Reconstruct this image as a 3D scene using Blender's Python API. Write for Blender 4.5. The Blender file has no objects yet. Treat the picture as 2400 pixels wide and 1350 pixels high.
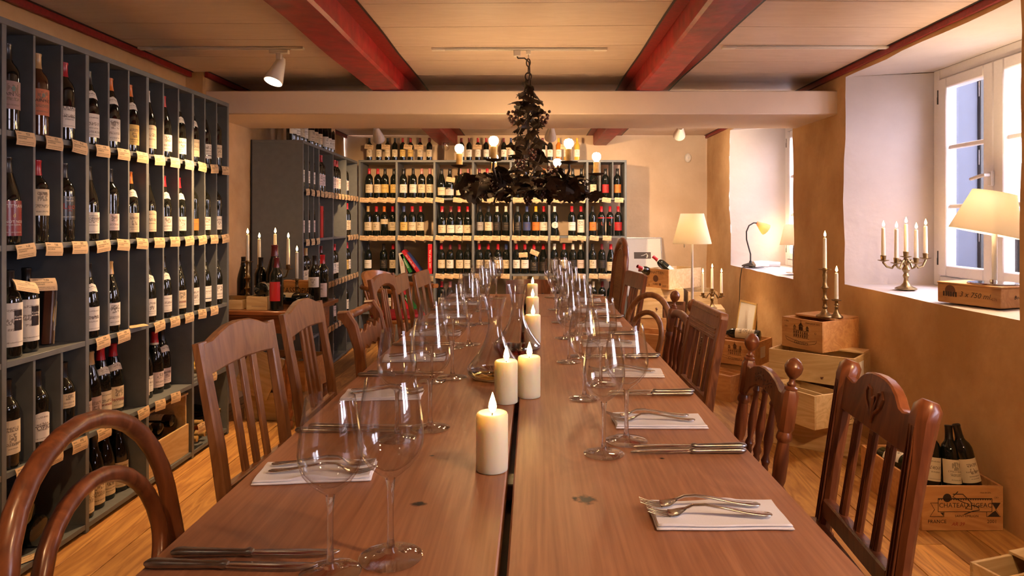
import bpy, math, random
from mathutils import Vector, Matrix, noise
random.seed(11)
R = math.radians
sc = bpy.context.scene
COL = sc.collection

# ------------------------------------------------------------------ camera
cam = bpy.data.objects.new('camera', bpy.data.cameras.new('camera'))
COL.objects.link(cam)
cam.location = (0, 0, 1.23)
cam.rotation_euler = (R(90), 0, 0)
cam.data.sensor_width = 36
cam.data.lens = 24
cam.data.shift_x = -0.020
cam.data.shift_y = -160 / 2400
cam.data.clip_start = 0.02
sc.camera = cam

# ------------------------------------------------------------------ world and exposure
world = bpy.data.worlds.new('overcast_sky')
sc.world = world
world.use_nodes = True
bg = world.node_tree.nodes['Background']
bg.inputs[0].default_value = (0.98, 0.89, 1.05, 1)
bg.inputs[1].default_value = 8.5
sc.view_settings.view_transform = 'Standard'
sc.view_settings.look = 'None'
sc.view_settings.gamma = 1
sc.view_settings.exposure = 0.9
sc.view_settings.use_curve_mapping = False
cy = sc.cycles
cy.max_bounces = 10
cy.transmission_bounces = 10
cy.transparent_max_bounces = 16
cy.diffuse_bounces = 3
cy.glossy_bounces = 3
cy.sample_clamp_indirect = 3.0
cy.use_adaptive_sampling = True
cy.adaptive_threshold = 0.12
cy.adaptive_min_samples = 20
cy.blur_glossy = 1.0

# light strengths (lamps themselves are built with their fixtures)
WARM = (1.0, 0.52, 0.20)
WARM2 = (1.0, 0.60, 0.27)
CANDLE = (1.0, 0.47, 0.13)
BULB_E = 98.0
SPOT_W = 34.0
CANDLE_W = 1.0

def portal(x, y0, y1, z0, z1):
    d = bpy.data.lights.new('daylight_portal', 'AREA')
    d.shape = 'RECTANGLE'; d.size = y1 - y0; d.size_y = z1 - z0
    d.cycles.is_portal = True
    o = bpy.data.objects.new('daylight_portal', d)
    o.location = (x, (y0 + y1) / 2, (z0 + z1) / 2)
    o.rotation_euler = (R(90), 0, R(90))
    COL.objects.link(o)

portal(2.40, 2.95, 3.92, 0.92, 2.04)
portal(2.40, 5.12, 6.22, 0.90, 2.04)
portal(2.40, -0.55, 0.65, 0.92, 2.04)

# ------------------------------------------------------------------ mesh building
class MB:
    def __init__(s):
        s.v = []; s.f = []; s.uv = {}
    def add(s, vs, fs, M=None):
        o = len(s.v)
        s.v += [tuple(M @ Vector(p)) for p in vs] if M is not None else [tuple(p) for p in vs]
        s.f += [tuple(i + o for i in f) for f in fs]
        return s
    def box(s, x0, x1, y0, y1, z0, z1, b=0.0, M=None):
        if b <= 0:
            vs = [(x0,y0,z0),(x1,y0,z0),(x1,y1,z0),(x0,y1,z0),(x0,y0,z1),(x1,y0,z1),(x1,y1,z1),(x0,y1,z1)]
            return s.add(vs, [(0,3,2,1),(4,5,6,7),(0,1,5,4),(1,2,6,5),(2,3,7,6),(3,0,4,7)], M)
        X = (x0, x1); Y = (y0, y1); Z = (z0, z1)
        vs = []; idx = {}
        for i in (0, 1):
            for j in (0, 1):
                for k in (0, 1):
                    sx = b if i == 0 else -b; sy = b if j == 0 else -b; sz = b if k == 0 else -b
                    for a, p in enumerate(((X[i], Y[j]+sy, Z[k]+sz), (X[i]+sx, Y[j], Z[k]+sz), (X[i]+sx, Y[j]+sy, Z[k]))):
                        idx[(i,j,k,a)] = len(vs); vs.append(p)
        q = lambda *t: tuple(idx[x] for x in t)
        fs = []
        for i in (0, 1):
            f = q((i,0,0,0),(i,0,1,0),(i,1,1,0),(i,1,0,0)); fs.append(f if i == 0 else f[::-1])
            f = q((0,i,0,1),(1,i,0,1),(1,i,1,1),(0,i,1,1)); fs.append(f if i == 0 else f[::-1])
            f = q((0,0,i,2),(0,1,i,2),(1,1,i,2),(1,0,i,2)); fs.append(f if i == 0 else f[::-1])
        for j in (0, 1):
            for k in (0, 1):
                f = q((0,j,k,1),(1,j,k,1),(1,j,k,2),(0,j,k,2)); fs.append(f if (j + k) % 2 == 1 else f[::-1])
                f = q((j,0,k,0),(j,1,k,0),(j,1,k,2),(j,0,k,2)); fs.append(f if (j + k) % 2 == 0 else f[::-1])
                f = q((j,k,0,0),(j,k,1,0),(j,k,1,1),(j,k,0,1)); fs.append(f if (j + k) % 2 == 1 else f[::-1])
        for i in (0, 1):
            for j in (0, 1):
                for k in (0, 1):
                    f = q((i,j,k,0),(i,j,k,1),(i,j,k,2)); fs.append(f if (i + j + k) % 2 == 1 else f[::-1])
        return s.add(vs, fs, M)
    def lathe(s, prof, n=16, c0=True, c1=True, M=None, ang=(0, 2*math.pi)):
        full = abs(ang[1] - ang[0] - 2*math.pi) < 1e-6
        m = n if full else n + 1
        vs = []; fs = []
        for r, z in prof:
            for i in range(m):
                a = ang[0] + (ang[1] - ang[0]) * i / n
                vs.append((r*math.cos(a), r*math.sin(a), z))
        for k in range(len(prof) - 1):
            for i in range(n):
                j = (i + 1) % m
                fs.append((k*m+i, k*m+j, (k+1)*m+j, (k+1)*m+i))
        if full and c0: fs.append(tuple(range(m))[::-1])
        if full and c1: fs.append(tuple((len(prof)-1)*m + i for i in range(m)))
        return s.add(vs, fs, M)
    def turned(s, p0, p1, prof, n=12):
        """lathe between two points, prof = [(t, r)]"""
        p0 = Vector(p0); p1 = Vector(p1); d = p1 - p0; L = d.length
        M = Matrix.Translation(p0) @ d.to_track_quat('Z', 'Y').to_matrix().to_4x4()
        return s.lathe([(r, t*L) for t, r in prof], n, M=M)
    def tube(s, pts, rad, n=8, cap=True, flat=1.0, closed=False, up=None):
        pts = [Vector(p) for p in pts]; m = len(pts)
        if not hasattr(rad, '__len__'): rad = [rad] * m
        vs = []; fs = []; u = None
        for i, p in enumerate(pts):
            if closed: t = pts[(i+1) % m] - pts[i-1]
            else: t = pts[min(i+1, m-1)] - pts[max(i-1, 0)]
            t.normalize()
            if up is not None: u = Vector(up)
            if u is None:
                u = Vector((0,0,1)) if abs(t.z) < 0.9 else Vector((1,0,0))
            u = u - t * u.dot(t)
            if u.length < 1e-6: u = Vector((1,0,0)) - t * t.x
            u.normalize()
            w = t.cross(u)
            for k in range(n):
                a = 2*math.pi*(k + 0.5)/n
                vs.append(p + (u*math.cos(a)*flat + w*math.sin(a)) * rad[i])
        for i in range(m if closed else m - 1):
            j = (i + 1) % m
            for k in range(n):
                l = (k+1) % n
                fs.append((i*n+k, i*n+l, j*n+l, j*n+k))
        if cap and not closed:
            fs.append(tuple(range(n))[::-1]); fs.append(tuple((m-1)*n+k for k in range(n)))
        return s.add(vs, fs)
    def bar(s, pts, w, t, xa=(1,0,0), c=0.15):
        """swept chamfered rectangle; w along xa, t across; w and t may be lists"""
        pts = [Vector(p) for p in pts]; m = len(pts); xa = Vector(xa).normalized()
        if not hasattr(w, '__len__'): w = [w]*m
        if not hasattr(t, '__len__'): t = [t]*m
        vs = []; fs = []; n = 8
        for i, p in enumerate(pts):
            tg = (pts[min(i+1, m-1)] - pts[max(i-1, 0)]).normalized()
            x = (xa - tg*xa.dot(tg)).normalized(); y = tg.cross(x)
            a = w[i]/2; b = t[i]/2; k = min(a, b)*2*c
            for px, py in ((a,-b+k),(a,b-k),(a-k,b),(-a+k,b),(-a,b-k),(-a,-b+k),(-a+k,-b),(a-k,-b)):
                vs.append(p + x*px + y*py)
        for i in range(m-1):
            for k in range(n):
                l = (k+1) % n
                fs.append((i*n+k, i*n+l, (i+1)*n+l, (i+1)*n+k))
        fs.append(tuple(range(n))[::-1]); fs.append(tuple((m-1)*n+k for k in range(n)))
        return s.add(vs, fs)
    def prism(s, out, y0, y1, M=None, b=0.0):
        """outline [(x,z)] counter-clockwise seen from -Y, extruded y0..y1"""
        n = len(out)
        area = sum(out[i][0]*out[(i+1) % n][1] - out[(i+1) % n][0]*out[i][1] for i in range(n))
        if area < 0: out = out[::-1]
        def inset(d):
            r = []
            for i in range(n):
                a = Vector(out[i-1]); p = Vector(out[i]); c = Vector(out[(i+1) % n])
                e1 = (p-a); e2 = (c-p)
                if e1.length < 1e-9 or e2.length < 1e-9: r.append(tuple(p)); continue
                e1.normalize(); e2.normalize()
                nn = Vector((-e1.y-e2.y, e1.x+e2.x))
                if nn.length < 1e-6: r.append(tuple(p)); continue
                nn.normalize(); r.append(tuple(p + nn*d))
            return r
        rings = [(out, y0), (out, y1)] if b <= 0 else [(inset(b), y0), (out, y0+b), (out, y1-b), (inset(b), y1)]
        vs = []; fs = []
        for o, y in rings: vs += [(x, y, z) for x, z in o]
        for k in range(len(rings)-1):
            for i in range(n):
                j = (i+1) % n
                fs.append((k*n+i, k*n+j, (k+1)*n+j, (k+1)*n+i)[::-1])
        fs.append(tuple(range(n))); fs.append(tuple((len(rings)-1)*n+i for i in range(n))[::-1])
        return s.add(vs, [f[::1] for f in fs], M)
    def grid(s, fn, nu, nv, M=None):
        o = len(s.v); vs = []; fs = []
        for i in range(nu+1):
            for j in range(nv+1):
                vs.append(fn(i/nu, j/nv))
        for i in range(nu):
            for j in range(nv):
                a = i*(nv+1)+j
                fs.append((a, a+nv+1, a+nv+2, a+1))
                s.uv[len(s.f)+len(fs)-1] = ((i/nu, j/nv), ((i+1)/nu, j/nv), ((i+1)/nu, (j+1)/nv), (i/nu, (j+1)/nv))
        return s.add(vs, fs, M)
    def mesh(s, name, mat=None, angle=38):
        me = bpy.data.meshes.new(name)
        me.from_pydata(s.v, [], s.f)
        if s.uv:
            ul = me.uv_layers.new(name='UVMap')
            for fi, uvs in s.uv.items():
                p = me.polygons[fi]
                for li, u in zip(p.loop_indices, uvs): ul.data[li].uv = u
        if angle:
            me.polygons.foreach_set('use_smooth', [True]*len(me.polygons))
            me.set_sharp_from_angle(angle=R(angle))
        if mat: me.materials.append(MATS[mat] if isinstance(mat, str) else mat)
        me.update()
        return me
    def obj(s, name, mat=None, parent=None, angle=38, loc=None, rot=None):
        return put(name, s.mesh(name, mat, angle), parent, loc, rot)

MATS = {}
def put(name, me, parent=None, loc=None, rot=None, color=None, scale=None):
    o = bpy.data.objects.new(name, me)
    COL.objects.link(o)
    if parent is not None: o.parent = parent
    if loc is not None: o.location = loc
    if rot is not None: o.rotation_euler = rot
    if scale is not None: o.scale = scale
    if color is not None: o.color = (*color, 1)
    return o
def tag(o, label, cat, group=None, kind=None):
    o['label'] = label; o['category'] = cat
    if group: o['group'] = group
    if kind: o['kind'] = kind
    return o
def thing(name, label, cat, loc=(0,0,0), rotz=0, group=None, rot=None):
    o = bpy.data.objects.new(name, None)
    o.empty_display_size = 0.05
    COL.objects.link(o)
    o.location = loc
    o.rotation_euler = rot if rot else (0, 0, rotz)
    return tag(o, label, cat, group)
def structure(o):
    o['kind'] = 'structure'; return o
def copy_tree(o, parent=None):
    kids = list(o.children)
    c = o.copy(); COL.objects.link(c); c.parent = parent
    for k in kids: copy_tree(k, c)
    return c
def point_light(parent, loc, watt, color, r=0.01, name='lamp_light'):
    d = bpy.data.lights.new(name, 'POINT'); d.energy = watt; d.color = color; d.shadow_soft_size = r
    o = bpy.data.objects.new(name, d); COL.objects.link(o); o.parent = parent; o.location = loc
    return o
def spot_light(parent, loc, target_local, watt, color, angle=70, blend=0.6, r=0.03):
    d = bpy.data.lights.new('spot_beam', 'SPOT'); d.energy = watt; d.color = color
    d.spot_size = R(angle); d.spot_blend = blend; d.shadow_soft_size = r
    o = bpy.data.objects.new('spot_beam', d); COL.objects.link(o); o.parent = parent; o.location = loc
    v = Vector(target_local) - Vector(loc)
    o.rotation_euler = v.to_track_quat('-Z', 'Y').to_euler()
    return o

_tx = {}
def text_mesh(s, size, mat, bend=None, align='CENTER', shear=0.0, sx=1.0, key=None):
    k = (s, size, mat, bend, align, shear, sx)
    if k in _tx: return _tx[k]
    cu = bpy.data.curves.new('printed_text', 'FONT')
    cu.body = s; cu.size = size; cu.align_x = align; cu.align_y = 'CENTER'; cu.resolution_u = 2; cu.shear = shear
    o = bpy.data.objects.new('tmp_text', cu)
    me = bpy.data.meshes.new_from_object(o)
    bpy.data.objects.remove(o); bpy.data.curves.remove(cu)
    me.name = 'printed_text'
    for v in me.vertices:
        x, y = v.co.x*sx, v.co.y
        if bend:
            a = x/bend
            v.co = (bend*math.sin(a), -bend*math.cos(a), y)
        else:
            v.co = (x, 0, y)
    me.materials.clear(); me.materials.append(MATS[mat]); me.update()
    _tx[k] = me
    return me
def text(s, size, mat, parent, loc, rot=(0,0,0), **kw):
    return put('printed_text', text_mesh(s, size, mat, **kw), parent, loc, rot)
# ------------------------------------------------------------------ materials
def newmat(name):
    m = bpy.data.materials.new(name); m.use_nodes = True
    MATS[name] = m
    nt = m.node_tree
    return m, nt, nt.nodes['Principled BSDF']
def N(nt, t, **kw):
    n = nt.nodes.new(t)
    for k, v in kw.items():
        if hasattr(n, k): setattr(n, k, v)
        else: n.inputs[k].default_value = v
    return n
def L(nt, a, b): nt.links.new(a, b)
def ramp(nt, fac, stops, interp='LINEAR'):
    r = nt.nodes.new('ShaderNodeValToRGB'); r.color_ramp.interpolation = interp
    el = r.color_ramp.elements
    while len(el) < len(stops): el.new(0.5)
    for e, (p, c) in zip(el, stops):
        e.position = p; e.color = (*c, 1) if len(c) == 3 else c
    if fac is not None: L(nt, fac, r.inputs[0])
    return r
def math_n(nt, op, a, b=None):
    n = nt.nodes.new('ShaderNodeMath'); n.operation = op
    for i, x in enumerate((a, b)):
        if x is None: continue
        if isinstance(x, (int, float)): n.inputs[i].default_value = x
        else: L(nt, x, n.inputs[i])
    return n.outputs[0]
def mixc(nt, fac, a, b, mode='MIX'):
    n = nt.nodes.new('ShaderNodeMix'); n.data_type = 'RGBA'; n.blend_type = mode
    for s, x in ((n.inputs[0], fac), (n.inputs[6], a), (n.inputs[7], b)):
        if isinstance(x, (int, float)): s.default_value = x
        elif isinstance(x, tuple): s.default_value = (*x, 1)
        else: L(nt, x, s)
    return n.outputs[2]
def coords(nt, scale=(1,1,1), rand=True, rot=(0,0,0)):
    tc = N(nt, 'ShaderNodeTexCoord')
    mp = N(nt, 'ShaderNodeMapping')
    mp.inputs['Scale'].default_value = scale; mp.inputs['Rotation'].default_value = rot
    v = tc.outputs['Object']
    if rand:
        oi = N(nt, 'ShaderNodeObjectInfo')
        cmb = N(nt, 'ShaderNodeCombineXYZ')
        for i in range(3):
            L(nt, math_n(nt, 'MULTIPLY', oi.outputs['Random'], 7.3 + 5.1*i), cmb.inputs[i])
        va = N(nt, 'ShaderNodeVectorMath', operation='ADD')
        L(nt, v, va.inputs[0]); L(nt, cmb.outputs[0], va.inputs[1]); v = va.outputs[0]
    L(nt, v, mp.inputs[0])
    return mp.outputs[0]
def bump(nt, h, bs, strength=0.2, dist=0.01):
    b = N(nt, 'ShaderNodeBump'); b.inputs['Strength'].default_value = strength; b.inputs['Distance'].default_value = dist
    L(nt, h, b.inputs['Height']); L(nt, b.outputs[0], bs.inputs['Normal'])
def plain(name, col, rough=0.5, metal=0.0, var=0.0, bstr=0.0, bscale=60, coat=0.0, spec=0.5):
    m, nt, bs = newmat(name)
    bs.inputs['Base Color'].default_value = (*col, 1); bs.inputs['Roughness'].default_value = rough
    bs.inputs['Metallic'].default_value = metal; bs.inputs['Coat Weight'].default_value = coat
    bs.inputs['Specular IOR Level'].default_value = spec
    n = N(nt, 'ShaderNodeTexNoise'); n.inputs['Scale'].default_value = bscale; n.inputs['Detail'].default_value = 4
    L(nt, coords(nt), n.inputs['Vector'])
    if var > 0:
        lo = tuple(c*(1-var) for c in col); hi = tuple(min(1, c*(1+var)) for c in col)
        r = ramp(nt, n.outputs['Fac'], [(0.3, lo), (0.7, hi)]); L(nt, r.outputs[0], bs.inputs['Base Color'])
    if bstr > 0: bump(nt, n.outputs['Fac'], bs, bstr, 0.004)
    return m
def wood(name, c1, c2, c3=None, rough=0.4, axis=2, fine=70, coat=0.0, stretch=0.06, bstr=0.12, vary=0.12, knots=None, ring=0.45):
    m, nt, bs = newmat(name)
    sc1 = [6.0]*3; sc1[axis] = 6.0*stretch*3
    sc2 = [fine]*3; sc2[axis] = fine*stretch*0.5
    v1 = coords(nt, tuple(sc1)); v2 = coords(nt, tuple(sc2))
    n1 = N(nt, 'ShaderNodeTexNoise'); n1.inputs['Scale'].default_value = 1.6; n1.inputs['Detail'].default_value = 5; n1.inputs['Distortion'].default_value = 1.6
    n2 = N(nt, 'ShaderNodeTexNoise'); n2.inputs['Scale'].default_value = 1.0; n2.inputs['Detail'].default_value = 4
    L(nt, v1, n1.inputs['Vector']); L(nt, v2, n2.inputs['Vector'])
    rings = math_n(nt, 'PINGPONG', math_n(nt, 'MULTIPLY', n1.outputs['Fac'], 9.0), 1.0)
    f = math_n(nt, 'ADD', math_n(nt, 'MULTIPLY', rings, ring), math_n(nt, 'MULTIPLY', n2.outputs['Fac'], 1.05-ring))
    c3 = c3 or tuple((a+b)/2 for a, b in zip(c1, c2))
    r = ramp(nt, f, [(0.15, c1), (0.5, c3), (0.85, c2)])
    oi = N(nt, 'ShaderNodeObjectInfo')
    hs = N(nt, 'ShaderNodeHueSaturation')
    L(nt, math_n(nt, 'ADD', math_n(nt, 'MULTIPLY', oi.outputs['Random'], 2*vary), 1-vary), hs.inputs['Value'])
    L(nt, r.outputs[0], hs.inputs['Color'])
    col = hs.outputs[0]
    if knots:
        tc = N(nt, 'ShaderNodeTexCoord')
        for (kx, ky, rx, ry) in knots:
            mp = N(nt, 'ShaderNodeMapping'); mp.inputs['Location'].default_value = (-kx/rx, -ky/ry, 0); mp.inputs['Scale'].default_value = (1/rx, 1/ry, 0)
            L(nt, tc.outputs['Object'], mp.inputs[0])
            vl = N(nt, 'ShaderNodeVectorMath', operation='LENGTH'); L(nt, mp.outputs[0], vl.inputs[0])
            dn = N(nt, 'ShaderNodeTexNoise'); dn.inputs['Scale'].default_value = 90; L(nt, tc.outputs['Object'], dn.inputs['Vector'])
            dd = math_n(nt, 'ADD', vl.outputs['Value'], math_n(nt, 'MULTIPLY', math_n(nt, 'SUBTRACT', dn.outputs['Fac'], 0.5), 1.4))
            k = ramp(nt, dd, [(0.0, (0.012, 0.007, 0.004)), (0.45, (0.03, 0.015, 0.008)), (0.7, (0.5, 0.4, 0.35)), (1.0, (1, 1, 1))])
            col = mixc(nt, 1.0, col, k.outputs[0], 'MULTIPLY')
    L(nt, col, bs.inputs['Base Color'])
    bs.inputs['Roughness'].default_value = rough; bs.inputs['Coat Weight'].default_value = coat; bs.inputs['Coat Roughness'].default_value = 0.15
    if bstr: bump(nt, f, bs, bstr, 0.002)
    return m
def plaster(name, c1, c2, scale=2.2, bstr=0.35, fine=28):
    m, nt, bs = newmat(name)
    v = coords(nt, rand=False)
    n1 = N(nt, 'ShaderNodeTexNoise'); n1.inputs['Scale'].default_value = scale; n1.inputs['Detail'].default_value = 6; n1.inputs['Roughness'].default_value = 0.62
    n2 = N(nt, 'ShaderNodeTexNoise'); n2.inputs['Scale'].default_value = fine; n2.inputs['Detail'].default_value = 5
    n3 = N(nt, 'ShaderNodeTexNoise'); n3.inputs['Scale'].default_value = 5; n3.inputs['Detail'].default_value = 2; n3.inputs['Distortion'].default_value = 1
    for n in (n1, n2, n3): L(nt, v, n.inputs['Vector'])
    r = ramp(nt, n1.outputs['Fac'], [(0.32, c1), (0.68, c2)])
    L(nt, r.outputs[0], bs.inputs['Base Color'])
    bs.inputs['Roughness'].default_value = 0.85; bs.inputs['Specular IOR Level'].default_value = 0.25
    bump(nt, math_n(nt, 'ADD', math_n(nt, 'MULTIPLY', n2.outputs['Fac'], 0.4), n3.outputs['Fac']), bs, bstr, 0.02)
    return m
def emit(name, col, strength):
    m, nt, bs = newmat(name)
    bs.inputs['Base Color'].default_value = (*col, 1)
    bs.inputs['Emission Color'].default_value = (*col, 1); bs.inputs['Emission Strength'].default_value = strength
    return m

plaster('wall_plaster', (0.47, 0.27, 0.115), (0.67, 0.43, 0.215))
plaster('wall_plaster_pale', (0.58, 0.43, 0.29), (0.68, 0.53, 0.38), bstr=0.25)
plaster('reveal_plaster', (0.54, 0.485, 0.47), (0.62, 0.565, 0.55), bstr=0.22)
plaster('beam_paint', (0.70, 0.55, 0.43), (0.78, 0.63, 0.50), scale=0.8, bstr=0.06, fine=90)
plain('frame_paint', (0.80, 0.76, 0.74), 0.35, var=0.02)
plain('red_paint', (0.29, 0.010, 0.012), 0.42, var=0.35, bstr=0.5, bscale=14)
plain('red_band_paint', (0.23, 0.011, 0.011), 0.5, var=0.2)
plain('black_line_paint', (0.02, 0.018, 0.015), 0.5)
wood('ceiling_board_paint', (0.63, 0.48, 0.385), (0.70, 0.55, 0.45), rough=0.45, axis=0, bstr=0.05, vary=0.04, fine=40)
plain('rack_paint', (0.128, 0.140, 0.148), 0.5, var=0.08, bstr=0.04, bscale=25)
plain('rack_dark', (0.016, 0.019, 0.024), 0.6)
wood('floor_wood', (0.30, 0.120, 0.034), (0.66, 0.36, 0.110), rough=0.42, axis=1, vary=0.3, bstr=0.15, stretch=0.05, fine=55)
wood('table_oak', (0.285, 0.106, 0.046), (0.54, 0.245, 0.115), (0.40, 0.168, 0.075), rough=0.36, axis=1, fine=150, stretch=0.05, vary=0.03, bstr=0.10, ring=0.2,
     knots=[(0.092, 1.146, 0.017, 0.022), (0.072, 1.15, 0.008, 0.012), (-0.188, 1.128, 0.016, 0.012), (0.255, 1.345, 0.006, 0.006), (-0.2, 1.36, 0.006, 0.005), (-0.13, 2.0, 0.02, 0.012)])
wood('chair_wood', (0.10, 0.028, 0.010), (0.24, 0.076, 0.027), rough=0.32, coat=0.25, axis=2, vary=0.1, fine=60)
wood('chair_brown', (0.15, 0.050, 0.018), (0.33, 0.130, 0.050), rough=0.36, coat=0.2, axis=2, vary=0.1, fine=60)
wood('chair_light', (0.16, 0.060, 0.022), (0.33, 0.145, 0.058), rough=0.38, coat=0.15, axis=2, vary=0.1, fine=60)
wood('chair_dark', (0.045, 0.014, 0.008), (0.10, 0.032, 0.015), rough=0.34, coat=0.25, axis=2, vary=0.1, fine=60)
wood('chair_orange', (0.42, 0.14, 0.03), (0.64, 0.26, 0.06), rough=0.3, coat=0.4, axis=0, vary=0.05, fine=50)
wood('desk_wood', (0.14, 0.04, 0.012), (0.27, 0.09, 0.028), rough=0.3, coat=0.3, axis=0, vary=0.08, fine=45)
wood('pine', (0.52, 0.33, 0.145), (0.70, 0.51, 0.27), rough=0.55, axis=0, vary=0.12, fine=38, bstr=0.08)
wood('pine_warm', (0.45, 0.20, 0.068), (0.62, 0.33, 0.13), rough=0.5, axis=0, vary=0.1, fine=38, bstr=0.08)
wood('pine_dark', (0.10, 0.035, 0.014), (0.18, 0.07, 0.028), rough=0.5, axis=0, vary=0.1, fine=38)
plain('ink', (0.035, 0.02, 0.014), 0.7)
plain('ink_brown', (0.13, 0.05, 0.025), 0.7)
plain('ink_red', (0.32, 0.03, 0.02), 0.7)
plain('ink_white', (0.8, 0.76, 0.68), 0.6)
plain('ink_gold', (0.55, 0.36, 0.12), 0.4, 0.6)
plain('ink_teal', (0.05, 0.30, 0.28), 0.5)
plain('bottle_glass', (0.006, 0.008, 0.006), 0.035, spec=0.7)
plain('bottle_green', (0.012, 0.022, 0.006), 0.035, spec=0.7)
plain('bottle_brown', (0.05, 0.018, 0.008), 0.05, spec=0.7)
plain('bottle_amber', (0.50, 0.16, 0.02), 0.04, spec=0.7)
plain('bottle_yellow', (0.62, 0.38, 0.06), 0.04, spec=0.7)
plain('brass', (0.30, 0.21, 0.10), 0.34, 1.0, var=0.25, bstr=0.06)
plain('silver', (0.66, 0.63, 0.61), 0.2, 1.0, var=0.08)
plain('silver_dull', (0.37, 0.345, 0.32), 0.33, 1.0, var=0.15)
plain('steel_white', (0.72, 0.69, 0.66), 0.4)
plain('chrome', (0.75, 0.74, 0.72), 0.12, 1.0)
plain('spot_white', (0.78, 0.72, 0.64), 0.4)
plain('iron_leaf', (0.022, 0.012, 0.007), 0.46, 0.35, var=0.5, bstr=0.1)
plain('iron_grape', (0.045, 0.013, 0.010), 0.3, 0.2, var=0.3)
plain('candle_sleeve', (0.55, 0.36, 0.12), 0.5, var=0.15)
plain('napkin_cloth', (0.93, 0.91, 0.93), 0.85, bstr=0.15, bscale=420)
plain('wick', (0.02, 0.015, 0.012), 0.9)
plain('lamp_iron', (0.03, 0.028, 0.027), 0.45, 0.5)
plain('cord_black', (0.02, 0.018, 0.018), 0.5)
plain('red_cushion', (0.52, 0.016, 0.02), 0.7, var=0.08, bstr=0.1, bscale=200)
plain('paper_white', (0.80, 0.76, 0.72), 0.7, var=0.02)
plain('print_brown', (0.10, 0.075, 0.06), 0.6)
plain('shutter_blue', (0.032, 0.042, 0.070), 0.55, var=0.08, bstr=0.15, bscale=20)
plain('shutter_dark', (0.002, 0.003, 0.003), 0.5)
plain('street_asphalt', (0.42, 0.41, 0.41), 0.8, var=0.1)
plain('van_white', (0.075, 0.076, 0.08), 0.25, coat=0.5)
plain('car_red', (0.030, 0.003, 0.004), 0.25, coat=0.6)
plain('car_glass', (0.006, 0.007, 0.010), 0.3, spec=0.1)
plain('tyre', (0.02, 0.02, 0.02), 0.7)
plain('plastic_dark', (0.018, 0.017, 0.016), 0.4)
plain('cane', (0.34, 0.17, 0.07), 0.6, var=0.2)
plain('wood_yellow', (0.62, 0.42, 0.16), 0.5, var=0.1)

# colour comes from the object (labels, capsules, book covers)
def objcol(name, rough, spec=0.4, metal=0.0):
    m, nt, bs = newmat(name)
    oi = N(nt, 'ShaderNodeObjectInfo')
    n = N(nt, 'ShaderNodeTexNoise'); n.inputs['Scale'].default_value = 30; L(nt, coords(nt), n.inputs['Vector'])
    c = mixc(nt, math_n(nt, 'MULTIPLY', n.outputs['Fac'], 0.15), oi.outputs['Color'], (0, 0, 0))
    L(nt, c, bs.inputs['Base Color'])
    bs.inputs['Roughness'].default_value = rough; bs.inputs['Specular IOR Level'].default_value = spec; bs.inputs['Metallic'].default_value = metal
    return m, nt, bs, c
objcol('capsule', 0.28, 0.6)
objcol('cover', 0.4)
def printed(name, bands, ink, umin, umax, dens=42, rough=0.6, thr=0.47, emblem=True):
    """object-coloured paper with rows of small printing, laid out in the sheet's own UV"""
    m, nt, bs, c = objcol(name, rough)
    uv = N(nt, 'ShaderNodeUVMap'); sep = N(nt, 'ShaderNodeSeparateXYZ'); L(nt, uv.outputs[0], sep.inputs[0])
    u, v = sep.outputs[0], sep.outputs[1]
    oi = N(nt, 'ShaderNodeObjectInfo'); rnd = math_n(nt, 'MULTIPLY', oi.outputs['Random'], 31.0)
    total = None
    for k, (v0, v1, d, a0, a1) in enumerate(bands):
        m1 = math_n(nt, 'MULTIPLY', math_n(nt, 'GREATER_THAN', v, v0), math_n(nt, 'LESS_THAN', v, v1))
        m2 = math_n(nt, 'MULTIPLY', math_n(nt, 'GREATER_THAN', u, a0), math_n(nt, 'LESS_THAN', u, a1))
        cmb = N(nt, 'ShaderNodeCombineXYZ')
        L(nt, math_n(nt, 'MULTIPLY', u, d), cmb.inputs[0]); L(nt, math_n(nt, 'MULTIPLY', v, 3.0/(v1-v0)), cmb.inputs[1])
        L(nt, math_n(nt, 'ADD', rnd, k*3.7), cmb.inputs[2])
        n = N(nt, 'ShaderNodeTexNoise'); n.inputs['Scale'].default_value = 1.0; n.inputs['Detail'].default_value = 1
        L(nt, cmb.outputs[0], n.inputs['Vector'])
        g = math_n(nt, 'MULTIPLY', math_n(nt, 'MULTIPLY', m1, m2), math_n(nt, 'GREATER_THAN', n.outputs['Fac'], thr))
        total = g if total is None else math_n(nt, 'MAXIMUM', total, g)
    c2 = mixc(nt, math_n(nt, 'MULTIPLY', total, 0.7), c, ink)
    L(nt, c2, bs.inputs['Base Color'])
    return m
printed('label_a', [(0.66,0.80,34,0.30,0.70),(0.36,0.60,22,0.38,0.62),(0.24,0.29,60,0.30,0.70),(0.14,0.18,60,0.34,0.66)], (0.10,0.06,0.04), 0, 1)
printed('label_b', [(0.80,0.86,50,0.28,0.72),(0.50,0.64,26,0.26,0.74),(0.36,0.42,60,0.32,0.68),(0.08,0.11,80,0.22,0.78)], (0.14,0.09,0.06), 0, 1)
printed('label_c', [(0.55,0.90,16,0.34,0.66),(0.30,0.42,40,0.28,0.72),(0.12,0.18,60,0.3,0.7)], (0.16,0.12,0.08), 0, 1)
printed('tag_print', [(0.80,0.88,30,0.08,0.30),(0.74,0.92,14,0.52,0.72),(0.58,0.68,46,0.08,0.86),(0.44,0.54,46,0.08,0.52),(0.22,0.28,60,0.08,0.90),(0.10,0.15,60,0.08,0.90)], (0.05,0.035,0.02), 0, 1, thr=0.44)

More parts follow.
